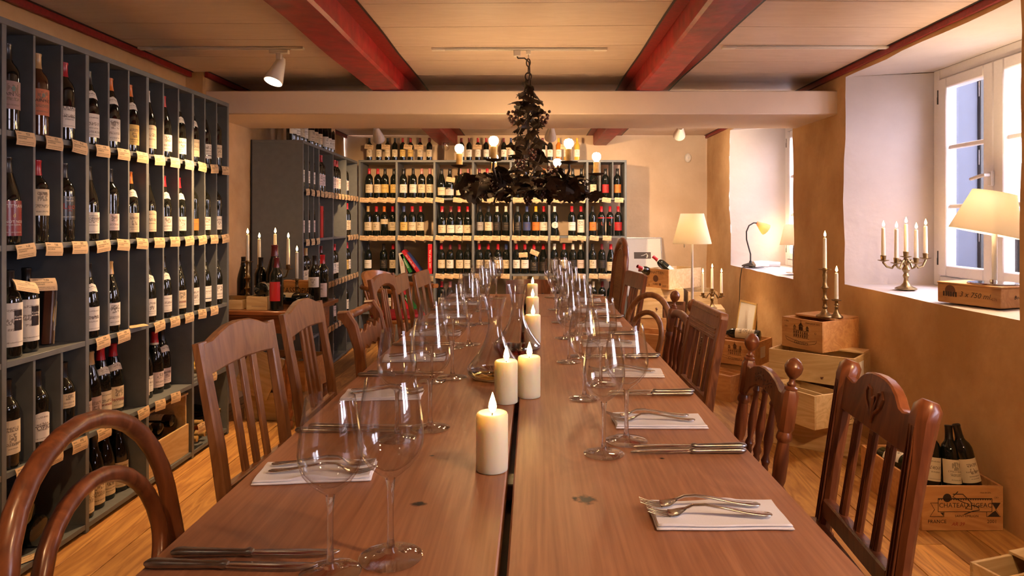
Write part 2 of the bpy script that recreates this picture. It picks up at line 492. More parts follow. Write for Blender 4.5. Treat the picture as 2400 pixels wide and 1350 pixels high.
def glass(name, col=(1,1,1), rough=0.0, ior=1.47):
    m, nt, bs = newmat(name)
    bs.inputs['Base Color'].default_value = (*col, 1); bs.inputs['Transmission Weight'].default_value = 1.0
    bs.inputs['Roughness'].default_value = rough; bs.inputs['IOR'].default_value = ior
    return m
glass('crystal', (0.985, 0.985, 0.985))
glass('white_wine', (0.92, 0.62, 0.16), ior=1.34)
glass('red_wine', (0.30, 0.015, 0.02), ior=1.34)
# thin window pane: straight-through light plus a mirror-like film
m, nt, bs = newmat('pane_glass')
nt.nodes.remove(bs)
tr = N(nt, 'ShaderNodeBsdfTransparent'); tr.inputs[0].default_value = (0.93, 0.95, 0.97, 1)
gl = N(nt, 'ShaderNodeBsdfGlossy'); gl.inputs['Roughness'].default_value = 0.01
lw = N(nt, 'ShaderNodeLayerWeight'); lw.inputs[0].default_value = 0.5
mx = N(nt, 'ShaderNodeMixShader')
L(nt, math_n(nt, 'ADD', math_n(nt, 'MULTIPLY', math_n(nt, 'POWER', lw.outputs['Facing'], 5.0), 0.7), 0.05), mx.inputs[0]); L(nt, tr.outputs[0], mx.inputs[1]); L(nt, gl.outputs[0], mx.inputs[2])
L(nt, mx.outputs[0], nt.nodes['Material Output'].inputs[0])
# thin blown glass: light passes straight through, edges mirror the room
def thin_glass(name, tint, base, edge, p):
    m, nt, bs = newmat(name)
    nt.nodes.remove(bs)
    tr = N(nt, 'ShaderNodeBsdfTransparent'); tr.inputs[0].default_value = (*tint, 1)
    gl = N(nt, 'ShaderNodeBsdfGlossy'); gl.inputs['Roughness'].default_value = 0.0
    lw = N(nt, 'ShaderNodeLayerWeight'); lw.inputs[0].default_value = 0.5
    mx = N(nt, 'ShaderNodeMixShader')
    L(nt, math_n(nt, 'ADD', math_n(nt, 'MULTIPLY', math_n(nt, 'POWER', lw.outputs['Facing'], p), edge), base), mx.inputs[0])
    L(nt, tr.outputs[0], mx.inputs[1]); L(nt, gl.outputs[0], mx.inputs[2])
    L(nt, mx.outputs[0], nt.nodes['Material Output'].inputs[0])
thin_glass('crystal_thin', (0.995, 0.995, 0.99), 0.095, 0.72, 3.8)
thin_glass('crystal_decanter', (0.99, 0.99, 0.985), 0.10, 0.9, 2.8)
thin_glass('crystal_foot', (0.99, 0.99, 0.985), 0.12, 0.8, 2.2)
def part_clear(name, f):
    m = MATS[name]; nt = m.node_tree; bs = nt.nodes['Principled BSDF']
    tr = N(nt, 'ShaderNodeBsdfTransparent'); tr.inputs[0].default_value = (0.97, 0.97, 0.97, 1)
    mx = N(nt, 'ShaderNodeMixShader'); mx.inputs[0].default_value = f
    L(nt, bs.outputs[0], mx.inputs[1]); L(nt, tr.outputs[0], mx.inputs[2]); L(nt, mx.outputs[0], nt.nodes['Material Output'].inputs[0])
part_clear('crystal', 0.3)
# lamp shade fabric: half of the light goes through
def fabric(name, col, t=0.55):
    m, nt, bs = newmat(name)
    nt.nodes.remove(bs)
    df = N(nt, 'ShaderNodeBsdfDiffuse'); df.inputs[0].default_value = (*col, 1)
    tl = N(nt, 'ShaderNodeBsdfTranslucent'); tl.inputs[0].default_value = (*col, 1)
    n = N(nt, 'ShaderNodeTexNoise'); n.inputs['Scale'].default_value = 300
    bp = N(nt, 'ShaderNodeBump'); bp.inputs['Strength'].default_value = 0.1; L(nt, n.outputs['Fac'], bp.inputs['Height']); L(nt, bp.outputs[0], df.inputs['Normal'])
    mx = N(nt, 'ShaderNodeMixShader'); mx.inputs[0].default_value = t
    L(nt, df.outputs[0], mx.inputs[1]); L(nt, tl.outputs[0], mx.inputs[2])
    L(nt, mx.outputs[0], nt.nodes['Material Output'].inputs[0])
fabric('shade_fabric', (0.92, 0.86, 0.74))
fabric('shade_amber', (0.85, 0.45, 0.25), 0.6)
def wax(name, col):
    m, nt, bs = newmat(name)
    n = N(nt, 'ShaderNodeTexNoise'); n.inputs['Scale'].default_value = 12; L(nt, coords(nt), n.inputs['Vector'])
    r = ramp(nt, n.outputs['Fac'], [(0.3, tuple(c*0.95 for c in col)), (0.7, col)]); L(nt, r.outputs[0], bs.inputs['Base Color'])
    bs.inputs['Roughness'].default_value = 0.38
    bs.inputs['Subsurface Weight'].default_value = 0.7; bs.inputs['Subsurface Scale'].default_value = 0.035
    bs.inputs['Subsurface Radius'].default_value = (1.0, 0.7, 0.4)
wax('wax', (0.96, 0.88, 0.66))
plain('wax_taper', (0.80, 0.73, 0.56), 0.4, var=0.03)
emit('bulb_glow', (1.0, 0.62, 0.28), BULB_E)
emit('flame_glow', (1.0, 0.60, 0.20), 22.0)
emit('spot_glow', (1.0, 0.85, 0.6), 18.0)
# ------------------------------------------------------------------ the room
XR, XL, XLB = 1.88, -2.13, -2.03      # wall faces
YB, YF, ZC = 7.36, -2.6, 2.14         # back wall, wall behind the camera, ceiling

def wob(y, z):
    return 0.016*noise.noise(Vector((y*1.3, z*2.6, 3.1))) + 0.006*noise.noise(Vector((y*5, z*6, 8.0)))

# floor: boards along the room
fl = thing('floor', 'old brown floorboards running the length of the room', 'floor'); structure(fl)
m = MB().box(XL-0.1, XR+0.6, YF, YB, -0.08, -0.022); m.obj('subfloor', 'plastic_dark', fl)
rnd = random.Random(3)
x = XL
while x < XR + 0.05:
    w = rnd.choice((0.16, 0.19, 0.22, 0.25))
    y = YF - rnd.random()*1.5
    while y < YB:
        l = rnd.uniform(1.6, 3.2)
        y0 = max(y, YF); y1 = min(y + l, YB)
        if y1 - y0 > 0.1:
            me = MB().box(0.0015, w-0.0015, 0, y1-y0-0.002, -0.022, rnd.uniform(-0.0015, 0.0), 0.0015).mesh('floorboard', 'floor_wood')
            put('floorboard', me, fl, (x, y0, 0))
        y += l
    x += w

# ceiling: painted boards across the room, three fields between the joists
ce = thing('ceiling', 'cream painted board ceiling', 'ceiling'); structure(ce)
MB().box(XL-0.1, XR+0.6, YF, YB, ZC+0.02, ZC+0.10).obj('ceiling_deck', 'beam_paint', ce)
JOIST = ((-1.0, -0.81), (0.65, 0.81))
fields = ((XL-0.05, JOIST[0][0], 0.012, 0.30), (JOIST[0][1], JOIST[1][0], -0.028, 0.33), (JOIST[1][1], XR+0.05, 0.016, 0.31))
for fi, (x0, x1, slope, wd) in enumerate(fields):
    y = YF
    while y < YB - 0.02:
        w = wd*rnd.uniform(0.8, 1.25); y1 = min(y + w, YB)
        dy = slope*(x1-x0)
        g = 0.002
        vs = [(x0, y+g-dy/2, ZC), (x1, y+g+dy/2, ZC), (x1, y1-g+dy/2, ZC), (x0, y1-g-dy/2, ZC)]
        vs += [(a, b, ZC+0.02) for a, b, c in vs]
        mb = MB().add(vs, [(0,3,2,1),(4,5,6,7),(0,1,5,4),(1,2,6,5),(2,3,7,6),(3,0,4,7)])
        mb.obj('ceiling_board', 'ceiling_board_paint', ce, angle=0)
        y = y1

# red joists with painted red bands and black lines beside them
for (x0, x1), side in zip(JOIST, ('west', 'east')):
    j = thing('joist', 'dark red painted ceiling joist on the %s side of the chandelier' % ('bottle rack' if side == 'west' else 'window'), 'joist'); structure(j)
    def jf(u, v, x0=x0, x1=x1):
        y = YF + (YB-YF)*u
        q = v*3
        zb = 2.03 + 0.010*noise.noise(Vector((y*1.1, x0*3, 1)))
        wl = 0.014*noise.noise(Vector((y*0.9, x0, 5))); wr = 0.014*noise.noise(Vector((y*0.9, x1, 9)))
        pts = ((x0+wl, ZC+0.01), (x0+wl*1.3, zb+0.012), (x0+0.012+wl*1.3, zb), (x1-0.012+wr, zb), (x1+wr, zb+0.012), (x1+wr, ZC+0.01))
        k = min(int(v*5+1e-6), 5)
        return (pts[k][0], y, pts[k][1])
    MB().grid(jf, 90, 5).obj('joist_timber', 'red_paint', j, angle=30)
    for s in (-1, 1):
        xe = x0 if s < 0 else x1
        wd = 0.058 if (side == 'east' and s < 0) else (0.075 if side == 'west' else 0.14)
        a, b = (xe-wd, xe+0.002) if s < 0 else (xe-0.002, xe+wd)
        def bandf(u, v, a=a, b=b, s=s):
            y = YF + (YB-YF)*u
            e = 0.008*noise.noise(Vector((y*1.7, a, 2)))
            xx = a + (b-a)*v
            if (s < 0 and v < 0.5) or (s > 0 and v > 0.5): xx += e
            return (xx, y, ZC-0.0025)
        MB().grid(bandf, 60, 1).obj('painted_band', 'red_band_paint', j)
        def linef(u, v, a=a, b=b, s=s):
            y = YF + (YB-YF)*u
            e = 0.008*noise.noise(Vector((y*1.7, a, 2)))
            xe2 = (a if s < 0 else b) + e
            return (xe2 + s*(v*0.012), y, ZC-0.003)
        MB().grid(linef, 60, 1).obj('painted_line', 'black_line_paint', j)

# cross beam in the middle of the room
bm_ = tag(MB().box(XL-0.05, XR+0.03, 4.22, 4.88, 1.882, 2.028, 0.006).obj('beam', 'beam_paint'), 'wide cream cross beam spanning the room below the joists', 'beam'); structure(bm_)

# side walls --------------------------------------------------------------
def wall_strip(name, holes, X, y_a, y_b, z_a, z_b, mat, parent=None, sgn=1):
    ys = sorted({y_a, y_b} | {h for k in holes for h in k[:2]})
    zs = sorted({z_a, z_b} | {h for k in holes for h in k[2:4]})
    def fine(v, st):
        o = []
        for a, b in zip(v, v[1:]):
            n = max(1, round((b-a)/st)); o += [a + (b-a)*i/n for i in range(n)]
        return o + [v[-1]]
    ys = fine(ys, 0.16); zs = fine(zs, 0.12)
    vs = []; fs = []; id_ = {}
    for i, y in enumerate(ys):
        for k, z in enumerate(zs):
            id_[i, k] = len(vs)
            vs.append((X + sgn*0.8*wob(y+4, z), y + wob(y, z), z + (0.6*wob(z, y) if z_a < z < z_b else 0)))
    for i in range(len(ys)-1):
        for k in range(len(zs)-1):
            cy_ = (ys[i]+ys[i+1])/2; cz = (zs[k]+zs[k+1])/2
            if any(h[0] < cy_ < h[1] and h[2] < cz < h[3] for h in holes): continue
            fs.append((id_[i,k], id_[i,k+1], id_[i+1,k+1], id_[i+1,k]))
    return MB().add(vs, fs).obj(name, mat, parent, angle=60)

NICHES = ((2.63, 4.11, 0.84, 2.085, 2.91, 3.97), (4.93, 6.50, 0.80, 2.085, 5.05, 6.30), (-0.85, 0.95, 0.84, 2.085, -0.60, 0.70))
wr_ = thing('wall_right', 'ochre lime plaster wall with deep window niches', 'wall'); structure(wr_)
wall_strip('plaster_face', NICHES, XR, YF, YB, -0.02, ZC+0.02, 'wall_plaster', wr_)
XW = 2.33
def window(n, y0, y1, z0, z1):
    w = thing('window_%d' % n, 'white framed casement window with glazing bars', 'window'); structure(w)
    fw = 0.058; t = 0.06
    f = MB()
    for a in ((y0, y0+fw, z0, z1), (y1-fw, y1, z0, z1)): f.box(XW, XW+t, a[0], a[1], a[2], a[3], 0.004)
    f.box(XW, XW+t, y0+fw, y1-fw, z0, z0+fw, 0.004); f.box(XW, XW+t, y0+fw, y1-fw, z1-fw, z1, 0.004)
    f.obj('window_frame', 'frame_paint', w)
    ym = (y0+y1)/2
    for (a, b) in ((y0+fw+0.003, ym-0.001), (ym+0.001, y1-fw-0.003)):
        sw = 0.075; c, d = z0+fw+0.003, z1-fw-0.003; xs, xe = XW-0.012, XW+0.05
        s = MB()
        s.box(xs, xe, a, a+sw, c, d, 0.006); s.box(xs, xe, b-sw, b, c, d, 0.006)
        s.box(xs, xe, a+sw, b-sw, c, c+sw*0.8, 0.006); s.box(xs, xe, a+sw, b-sw, d-sw*0.8, d, 0.006)
        so = s.obj('window_sash', 'frame_paint', w)
        pz0, pz1 = c+sw*0.8, d-sw*0.8
        for k in (1, 2):
            zz = pz0 + (pz1-pz0)*k/3
            MB().box(XW+0.008, XW+0.042, a+sw, b-sw, zz-0.012, zz+0.012, 0.004).obj('glazing_bar', 'frame_paint', so)
        for k in range(3):
            q0 = pz0 + (pz1-pz0)*k/3 + (0.012 if k else 0); q1 = pz0 + (pz1-pz0)*(k+1)/3 - (0.012 if k < 2 else 0)
            MB().add([(XW+0.026, a+sw, q0), (XW+0.026, b-sw, q0), (XW+0.026, b-sw, q1), (XW+0.026, a+sw, q1)], [(0,1,2,3)]).obj('pane', 'pane_glass', so)
    h = MB().box(XW-0.030, XW-0.012, ym-0.016, ym+0.016, 1.40, 1.475, 0.004)
    h.tube([(XW-0.028, ym, 1.455), (XW-0.055, ym, 1.455), (XW-0.06, ym+0.02, 1.452), (XW-0.06, ym+0.10, 1.44)], [0.009, 0.009, 0.010, 0.008], 8)
    h.obj('window_handle', 'steel_white', w)
    for zz in (z0+0.16, z1-0.16):
        MB().turned((XW-0.008, y1-fw, zz-0.04), (XW-0.008, y1-fw, zz+0.04), [(0, 0.007), (0.5, 0.007), (0.5, 0.0055), (1, 0.0055)], 8).obj('hinge', 'lamp_iron', w)
    return w
for n, (y0, y1, z0, z1, w0, w1) in enumerate(NICHES, 1):
    def ends(y, z): return (XR + 0.8*wob(y+4, z), y + wob(y, z), z + 0.6*wob(z, y))
    Xb = XW + 0.02
    def lerp(a, b, t): return tuple(p + (q-p)*t for p, q in zip(a, b))
    mb = MB()
    ny = max(1, round((z1-z0)/0.12))
    zl = [z0 + (z1-z0)*i/round((z1-z0)/0.12) for i in range(round((z1-z0)/0.12)+1)]
    yl = [y0 + (y1-y0)*i/round((y1-y0)/0.16) for i in range(round((y1-y0)/0.16)+1)]
    def rounded(t): return t
    T = (0, 0.02, 0.06, 0.12, 0.3, 0.6, 1.0)
    def sheet(front, back, nrm):
        vs = []; fs = []; c = len(T)
        for f_, b_ in zip(front, back):
            for t in T:
                p = lerp(f_, b_, t)
                vs.append(p)
        for i in range(len(front)-1):
            for k in range(c-1):
                fs.append((i*c+k, i*c+k+1, (i+1)*c+k+1, (i+1)*c+k))
        mb.add(vs, fs)
    wz0, wz1 = z0 + 0.0, z1 + 0.005
    sheet([ends(y1, z) for z in zl], [(Xb, w1, z) for z in zl], 0)
    sheet([ends(y0, z) for z in zl], [(Xb, w0, z) for z in zl], 0)
    sheet([ends(y, z1) for y in yl], [(Xb, w0 + (w1-w0)*(y-y0)/(y1-y0), z1+0.005) for y in yl], 0)
    sheet([ends(y, z0) for y in yl], [(Xb, w0 + (w1-w0)*(y-y0)/(y1-y0), z0+0.012) for y in yl], 0)
    mb.obj('window_reveal', 'reveal_plaster', wr_, angle=50)
    window(n, w0, w1 - 0.005, z0+0.012, z1+0.005)
wo = tag(wall_strip('wall_outer', [(h[4]-0.02, h[5]+0.02, h[2]-0.02, h[3]+0.02) for h in NICHES], 2.41, YF-0.1, YB+0.3, -0.4, 3.2, 'wall_plaster'), 'outer face of the house wall by the street', 'wall'); structure(wo)
# outside reveals close the gap between pane and street
for (y0, y1, z0, z1, w0, w1) in NICHES:
    q = MB()
    a, b, c, d = w0-0.02, w1+0.02, z0-0.02, z1+0.02
    for (ya, yb, za, zb) in ((a,a,c,d), (b,b,c,d)):
        q.add([(XW+0.03, ya, za), (2.415, ya, za), (2.415, ya, zb), (XW+0.03, ya, zb)], [(0,1,2,3)])
    for z in (c, d):
        q.add([(XW+0.03, a, z), (2.415, a, z), (2.415, b, z), (XW+0.03, b, z)], [(0,1,2,3)])
    q.obj('outer_reveal', 'reveal_plaster', wo, angle=0)

wl_ = thing('wall_left', 'ochre plaster wall behind the bottle racks', 'wall'); structure(wl_)
wall_strip('plaster_face', [], XL, YF, 4.3, -0.02, ZC+0.02, 'wall_plaster', wl_, -1)
wall_strip('plaster_face', [], XLB, 4.2, YB, -0.02, ZC+0.02, 'wall_plaster', wl_, -1)
MB().box(XL-0.15, XLB+0.012, 4.2, 4.32, -0.02, ZC+0.02, 0.012).obj('pier_face', 'wall_plaster', wl_)
wb = tag(MB().grid(lambda u, v: (XL-0.2 + (XR-XL+0.4)*u, YB + wob(u*4, v*2+7), -0.02 + (ZC+0.04)*v), 26, 14).obj('wall_back', 'wall_plaster_pale', angle=60), 'ochre plaster end wall behind the tall bottle rack', 'wall'); structure(wb)
wf = tag(MB().grid(lambda u, v: (XL-0.2 + (XR-XL+0.4)*u, YF, -0.02 + (ZC+0.04)*v), 2, 2).obj('wall_front', 'wall_plaster', angle=60), 'ochre plaster end wall at the near end of the room', 'wall'); structure(wf)

# red trim with black line under the ceiling
def trim(n, X, s, y0, y1):
    t = thing('trim_%d' % n, 'dark red painted trim along the top of the side wall', 'trim'); structure(t)
    MB().box(min(X, X-s*0.022), max(X, X-s*0.022), y0, y1, ZC-0.034, ZC+0.004, 0.003).obj('trim_board', 'red_band_paint', t)
    MB().box(min(X-s*0.022, X-s*0.034), max(X-s*0.022, X-s*0.034), y0, y1, ZC-0.003, ZC+0.002).obj('painted_line', 'black_line_paint', t)
trim(1, XR+0.004, 1, YF, YB)
trim(2, XL+0.012, -1, YF, 4.3)
trim(3, XLB+0.012, -1, 4.2, YB)

# street outside -----------------------------------------------------------
g = tag(MB().box(2.42, 40, -30, 40, -0.5, -0.35).obj('street_ground', 'street_asphalt'), 'grey street outside the windows', 'street'); structure(g)
sh = thing('window_shutter', 'blue-grey wooden shutter folded open outside the casement window', 'shutter', (2.425, 4.00, 0.90), 0)
MB().box(0.0, 0.185, 0, 0.03, 0, 1.22, 0.004).obj('shutter_leaf', 'shutter_blue', sh)
MB().box(0.187, 0.235, -0.02, 0.03, 0, 1.22, 0.004).obj('folded_leaf', 'shutter_dark', sh)
for z in (0.2, 0.65, 1.05):
    MB().box(0.185, 0.20, -0.012, -0.002, z, z+0.09, 0.003).obj('shutter_hinge', 'silver_dull', sh)
vn = thing('parked_van', 'white van parked in the street beyond the casement window', 'van', (6.95, 9.3, -0.35), R(90))
MB().prism([(-2.3,0.35),(2.3,0.35),(2.35,1.1),(1.75,1.45),(1.15,2.25),(-2.3,2.3)], -0.95, 0.95, b=0.05).obj('van_body', 'van_white', vn)
MB().prism([(1.62,1.42),(1.12,2.1),(0.3,2.1),(0.3,1.42)], -0.965, 0.965).obj('van_window', 'car_glass', vn)
MB().tube([(1.3, -0.9, 2.2), (1.1, -0.95, 2.5)], 0.012, 6).obj('antenna', 'lamp_iron', vn)
for a in (-1.5, 1.45):
    for b in (-0.96, 0.76):
        MB().turned((a, b, 0.33), (a, b+0.2, 0.33), [(0, 0.2), (0.05, 0.33), (0.95, 0.33), (1, 0.2)], 16).obj('wheel', 'tyre', vn)
cr = thing('parked_car', 'dark red car parked close to the casement window', 'car', (3.85, 4.9, -0.30), R(90))
MB().prism([(-2.0,0.3),(2.0,0.3),(2.05,0.75),(1.1,0.95),(0.5,1.55),(-1.2,1.58),(-1.95,1.0)], -0.82, 0.82, b=0.05).obj('car_body', 'car_red', cr)
MB().prism([(1.0,0.98),(0.45,1.48),(-1.1,1.5),(-1.6,1.0)], -0.835, 0.835).obj('car_window', 'car_glass', cr)
for a in (-1.25, 1.25):
    for b in (-0.83, 0.65):
        MB().turned((a, b, 0.31), (a, b+0.18, 0.31), [(0, 0.2), (0.05, 0.31), (0.95, 0.31), (1, 0.2)], 16).obj('wheel', 'tyre', cr)
# ------------------------------------------------------------------ bottles, tags, racks
CAPC = dict(r=(0.42,0.012,0.022), k=(0.012,0.011,0.011), t=(0.50,0.32,0.13), w=(0.74,0.68,0.58), b=(0.03,0.05,0.16), o=(0.62,0.16,0.02),
            y=(0.75,0.42,0.03), d=(0.13,0.012,0.016), g=(0.08,0.09,0.08), p=(0.55,0.22,0.22))
CAPN = dict(r='red', k='black', t='tan', w='pale', b='blue', o='orange', y='yellow', d='maroon', g='grey', p='pink')
LABC = dict(c=(0.72,0.60,0.41), w=(0.82,0.77,0.68), k=(0.02,0.018,0.017), r=(0.45,0.02,0.025), o=(0.70,0.20,0.03), y=(0.70,0.48,0.14),
            b=(0.05,0.07,0.20), p=(0.74,0.60,0.56), g=(0.35,0.33,0.32), m=(0.42,0.30,0.26))
LABN = dict(c='cream', w='white', k='black', r='red', o='orange', y='yellow', b='blue', p='pale pink', g='grey', m='brown')
PROF = {
 'bordeaux': [(0.030,0.0),(0.0365,0.003),(0.0375,0.010),(0.0375,0.190),(0.0362,0.205),(0.0300,0.222),(0.0195,0.236),(0.0152,0.248),(0.0142,0.262),(0.0140,0.292),(0.0152,0.294),(0.0152,0.300),(0.0120,0.302)],
 'burgundy': [(0.032,0.0),(0.0400,0.003),(0.0410,0.010),(0.0410,0.140),(0.0396,0.158),(0.0345,0.185),(0.0270,0.212),(0.0190,0.240),(0.0155,0.262),(0.0142,0.290),(0.0156,0.292),(0.0156,0.298),(0.0120,0.300)],
}
_bm = {}
def bottle_mesh(kind, mat):
    k = (kind, mat)
    if k not in _bm: _bm[k] = MB().lathe(PROF[kind], 20).mesh('bottle_body', mat, 50)
    return _bm[k]
def rad(kind, z):
    p = PROF[kind]
    for (r0, z0), (r1, z1) in zip(p, p[1:]):
        if z0 <= z <= z1 and z1 > z0: return r0 + (r1-r0)*(z-z0)/(z1-z0)
    return p[-1][0]
def patch_mesh(kind, z0, z1, arc, mat, shape='rect'):
    k = ('patch', kind, z0, z1, arc, mat, shape)
    if k not in _bm:
        nz = 1 if abs(rad(kind, z0)-rad(kind, z1)) < 1e-4 else 5
        if shape == 'round': nz = 8
        def fn(u, v):
            z = z0 + (z1-z0)*v; w = 1.0
            if shape == 'round': w = math.sqrt(max(0.0, 1-(2*v-1)**2))
            if shape == 'collar': w = 1.0; z = z + 0.014*(1-abs(2*u-1))*(1 if v > 0.5 else 0.6) - 0.006
            if shape == 'arch' and v > 0.5: z = z + 0.018*math.sin(math.pi*u)
            a = R(arc)*(u-0.5)*w
            r = rad(kind, z) + 0.0007
            return (r*math.sin(a), -r*math.cos(a), z)
        nz = max(nz, 5 if shape == 'collar' else nz)
        _bm[k] = MB().grid(fn, 12, nz).mesh('label', mat, 60)
    return _bm[k]
def cap_mesh(kind, l=0.055):
    k = ('cap', kind, l)
    if k not in _bm:
        p = [(rad(kind, 0.30-l)+0.0006, 0.30-l)] + [(r+0.0007, z) for r, z in PROF[kind] if z > 0.30-l+0.004]
        if p[-1][1] < 0.3: p.append((p[-1][0], 0.3))
        _bm[k] = MB().lathe(p, 16, c0=False).mesh('capsule', 'capsule', 50)
    return _bm[k]
_lab_i = [0]
def bottle(label, loc, rotz=0, kind='bordeaux', cap='r', lab='c', z=(0.055, 0.135), arc=150, mat='bottle_glass', rot=None, group=None,
           scale=1.0, collar=None, shape='rect', texts=(), lmat=None, band=None, capl=0.055, stripe=None):
    b = thing('wine_bottle', label, 'bottle', loc, rotz, group, rot)
    b.scale = (scale,)*3
    put('bottle_body', bottle_mesh(kind, mat), b)
    if cap: put('capsule', cap_mesh(kind, capl), b, color=CAPC[cap])
    if lab:
        _lab_i[0] += 1
        lm = lmat or ('label_a', 'label_b', 'label_c')[_lab_i[0] % 3]
        lo = put('label', patch_mesh(kind, z[0], z[1], arc, lm, shape), b, color=LABC[lab] if isinstance(lab, str) else lab)
        for (s, size, dz, mt) in texts:
            put('printed_text', text_mesh(s, size, mt, bend=rad(kind, z[0])+0.0013), lo, (0, 0, z[0]+(z[1]-z[0])*dz))
    if collar: put('neck_label', patch_mesh(kind, 0.186, 0.212, 150, 'label_b', 'collar'), b, color=LABC[collar])
    if band: put('capsule_band', patch_mesh(kind, 0.236, 0.246, 358, 'capsule'), b, color=CAPC[band])
    if stripe: put('label_stripe', patch_mesh(kind, z[0]-0.018, z[0]-0.004, arc, 'capsule'), b, color=LABC[stripe])
    return b
ORD = ('first', 'second', 'third', 'fourth', 'fifth', 'sixth', 'seventh', 'eighth', 'ninth', 'tenth', 'eleventh', 'twelfth', 'thirteenth', 'fourteenth',
       'fifteenth', 'sixteenth', 'seventeenth', 'eighteenth', 'nineteenth', 'twentieth', 'twenty-first', 'twenty-second')
ROWN = ('top', 'second', 'third', 'fourth', 'bottom')

_tagm = MB()
_tagm.grid(lambda u, v: (-0.044+0.088*u, -0.0012 - 0.004*math.sin(math.pi*v), -0.048+0.048*v), 1, 3)
_tagm.grid(lambda u, v: (0.044-0.088*u, 0.0 - 0.004*math.sin(math.pi*v), -0.048+0.048*v), 1, 3)
_tagm = _tagm.mesh('price_tag', 'tag_print', 40)
def price_tag(label, loc, rotz, tilt=None, group='cream price tags on the racks', rx=None):
    o = put('price_tag', _tagm, None, loc, (R(-4 if rx is None else rx), R(random.uniform(-5, 5) if tilt is None else tilt), rotz), color=(0.72, 0.50, 0.28))
    o.rotation_mode = 'XYZ'
    return tag(o, label, 'price tag', group)

def rack(label, loc, rotz, posts, rows, depth, zt, dividers=(), skip=(), pt=0.022, back=True, base=True):
    """posts: centre x of the uprights, rows: z of board tops; dividers: (bay, row, [x...]); front is y=0 looking -Y"""
    r = thing('bottle_rack', label, 'rack', loc, rotz)
    for x in posts:
        MB().box(x-pt/2, x+pt/2, 0, depth, 0, zt-0.022, 0.0015).obj('upright', 'rack_paint', r)
    MB().box(posts[0]-pt/2, posts[-1]+pt/2, -0.001, depth, zt-0.022, zt, 0.0015).obj('top_board', 'rack_paint', r)
    for b, (x0, x1) in enumerate(zip(posts, posts[1:])):
        for k, z in enumerate(rows):
            if (b, k) in skip: continue
            MB().box(x0+pt/2, x1-pt/2, 0.001, depth, z-0.02, z, 0.001).obj('shelf_board', 'rack_paint', r)
    rr = [zt-0.022+0.02] + list(rows)
    for b, k, xs in dividers:
        za, zb = rows[k], (zt-0.022 if k == 0 else rows[k-1]-0.02)
        for x in xs:
            MB().box(x-0.006, x+0.006, 0.003, depth, za, zb, 0.001).obj('divider', 'rack_paint', r)
    if back:
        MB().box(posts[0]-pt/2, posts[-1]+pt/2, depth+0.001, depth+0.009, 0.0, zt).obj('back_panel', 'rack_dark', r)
    return r

# ---- long rack on the side wall ------------------------------------------
YP = (2.262, 2.685, 3.105, 3.520, 3.925)
XF = -1.75
ROWZ = (1.53, 1.145, 0.755, 0.385, 0.035)
def thirds(b): return [YP[b] + (YP[b+1]-YP[b])*k/3 for k in (1, 2)]
YN = YP[0]-0.42
posts = (YN-0.42, YN) + YP
def cx(b, k): return YP[b] + (YP[b+1]-YP[b])*(k+0.5)/3
div = [(b+2, 0, thirds(b)) for b in range(4)] + [(b+2, 1, thirds(b)) for b in range(4)] + [(b+2, 2, thirds(b)) for b in (1, 2, 3)] + [(2, 3, thirds(0))]
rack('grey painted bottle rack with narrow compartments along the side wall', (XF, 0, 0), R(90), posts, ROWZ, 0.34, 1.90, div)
def side_bottle(row, b, y, dx=0.044, turn=18, n=1, **kw):
    lab = kw.get('lab', 'c'); cap = kw.get('cap', 'k')
    ln = LABN.get(lab, 'printed') if isinstance(lab, str) else kw.pop('lname', 'pictorial')
    kw.pop('lname', None)
    what = '%s-capped wine bottle with %s label' % (CAPN.get(cap, 'dark'), ln) if lab else '%s-capped plain wine bottle' % CAPN.get(cap, 'dark')
    lb = '%s, %s in %s row, %s bay, side-wall rack' % (what, ORD[n-1], ROWN[row], ORD[b])
    return bottle(lb, (XF-dx, y, ROWZ[row]), R(90-turn), group='bottles in the side-wall rack', **kw)
def side_tag(row, b, y, n, **kw):
    return price_tag('cream price tag, %s under %s row, %s bay, side-wall rack' % (ORD[n-1], ROWN[row], ORD[b]), (XF+0.006, y, ROWZ[row]+0.002), R(90), **kw)
T_ = 'ink'
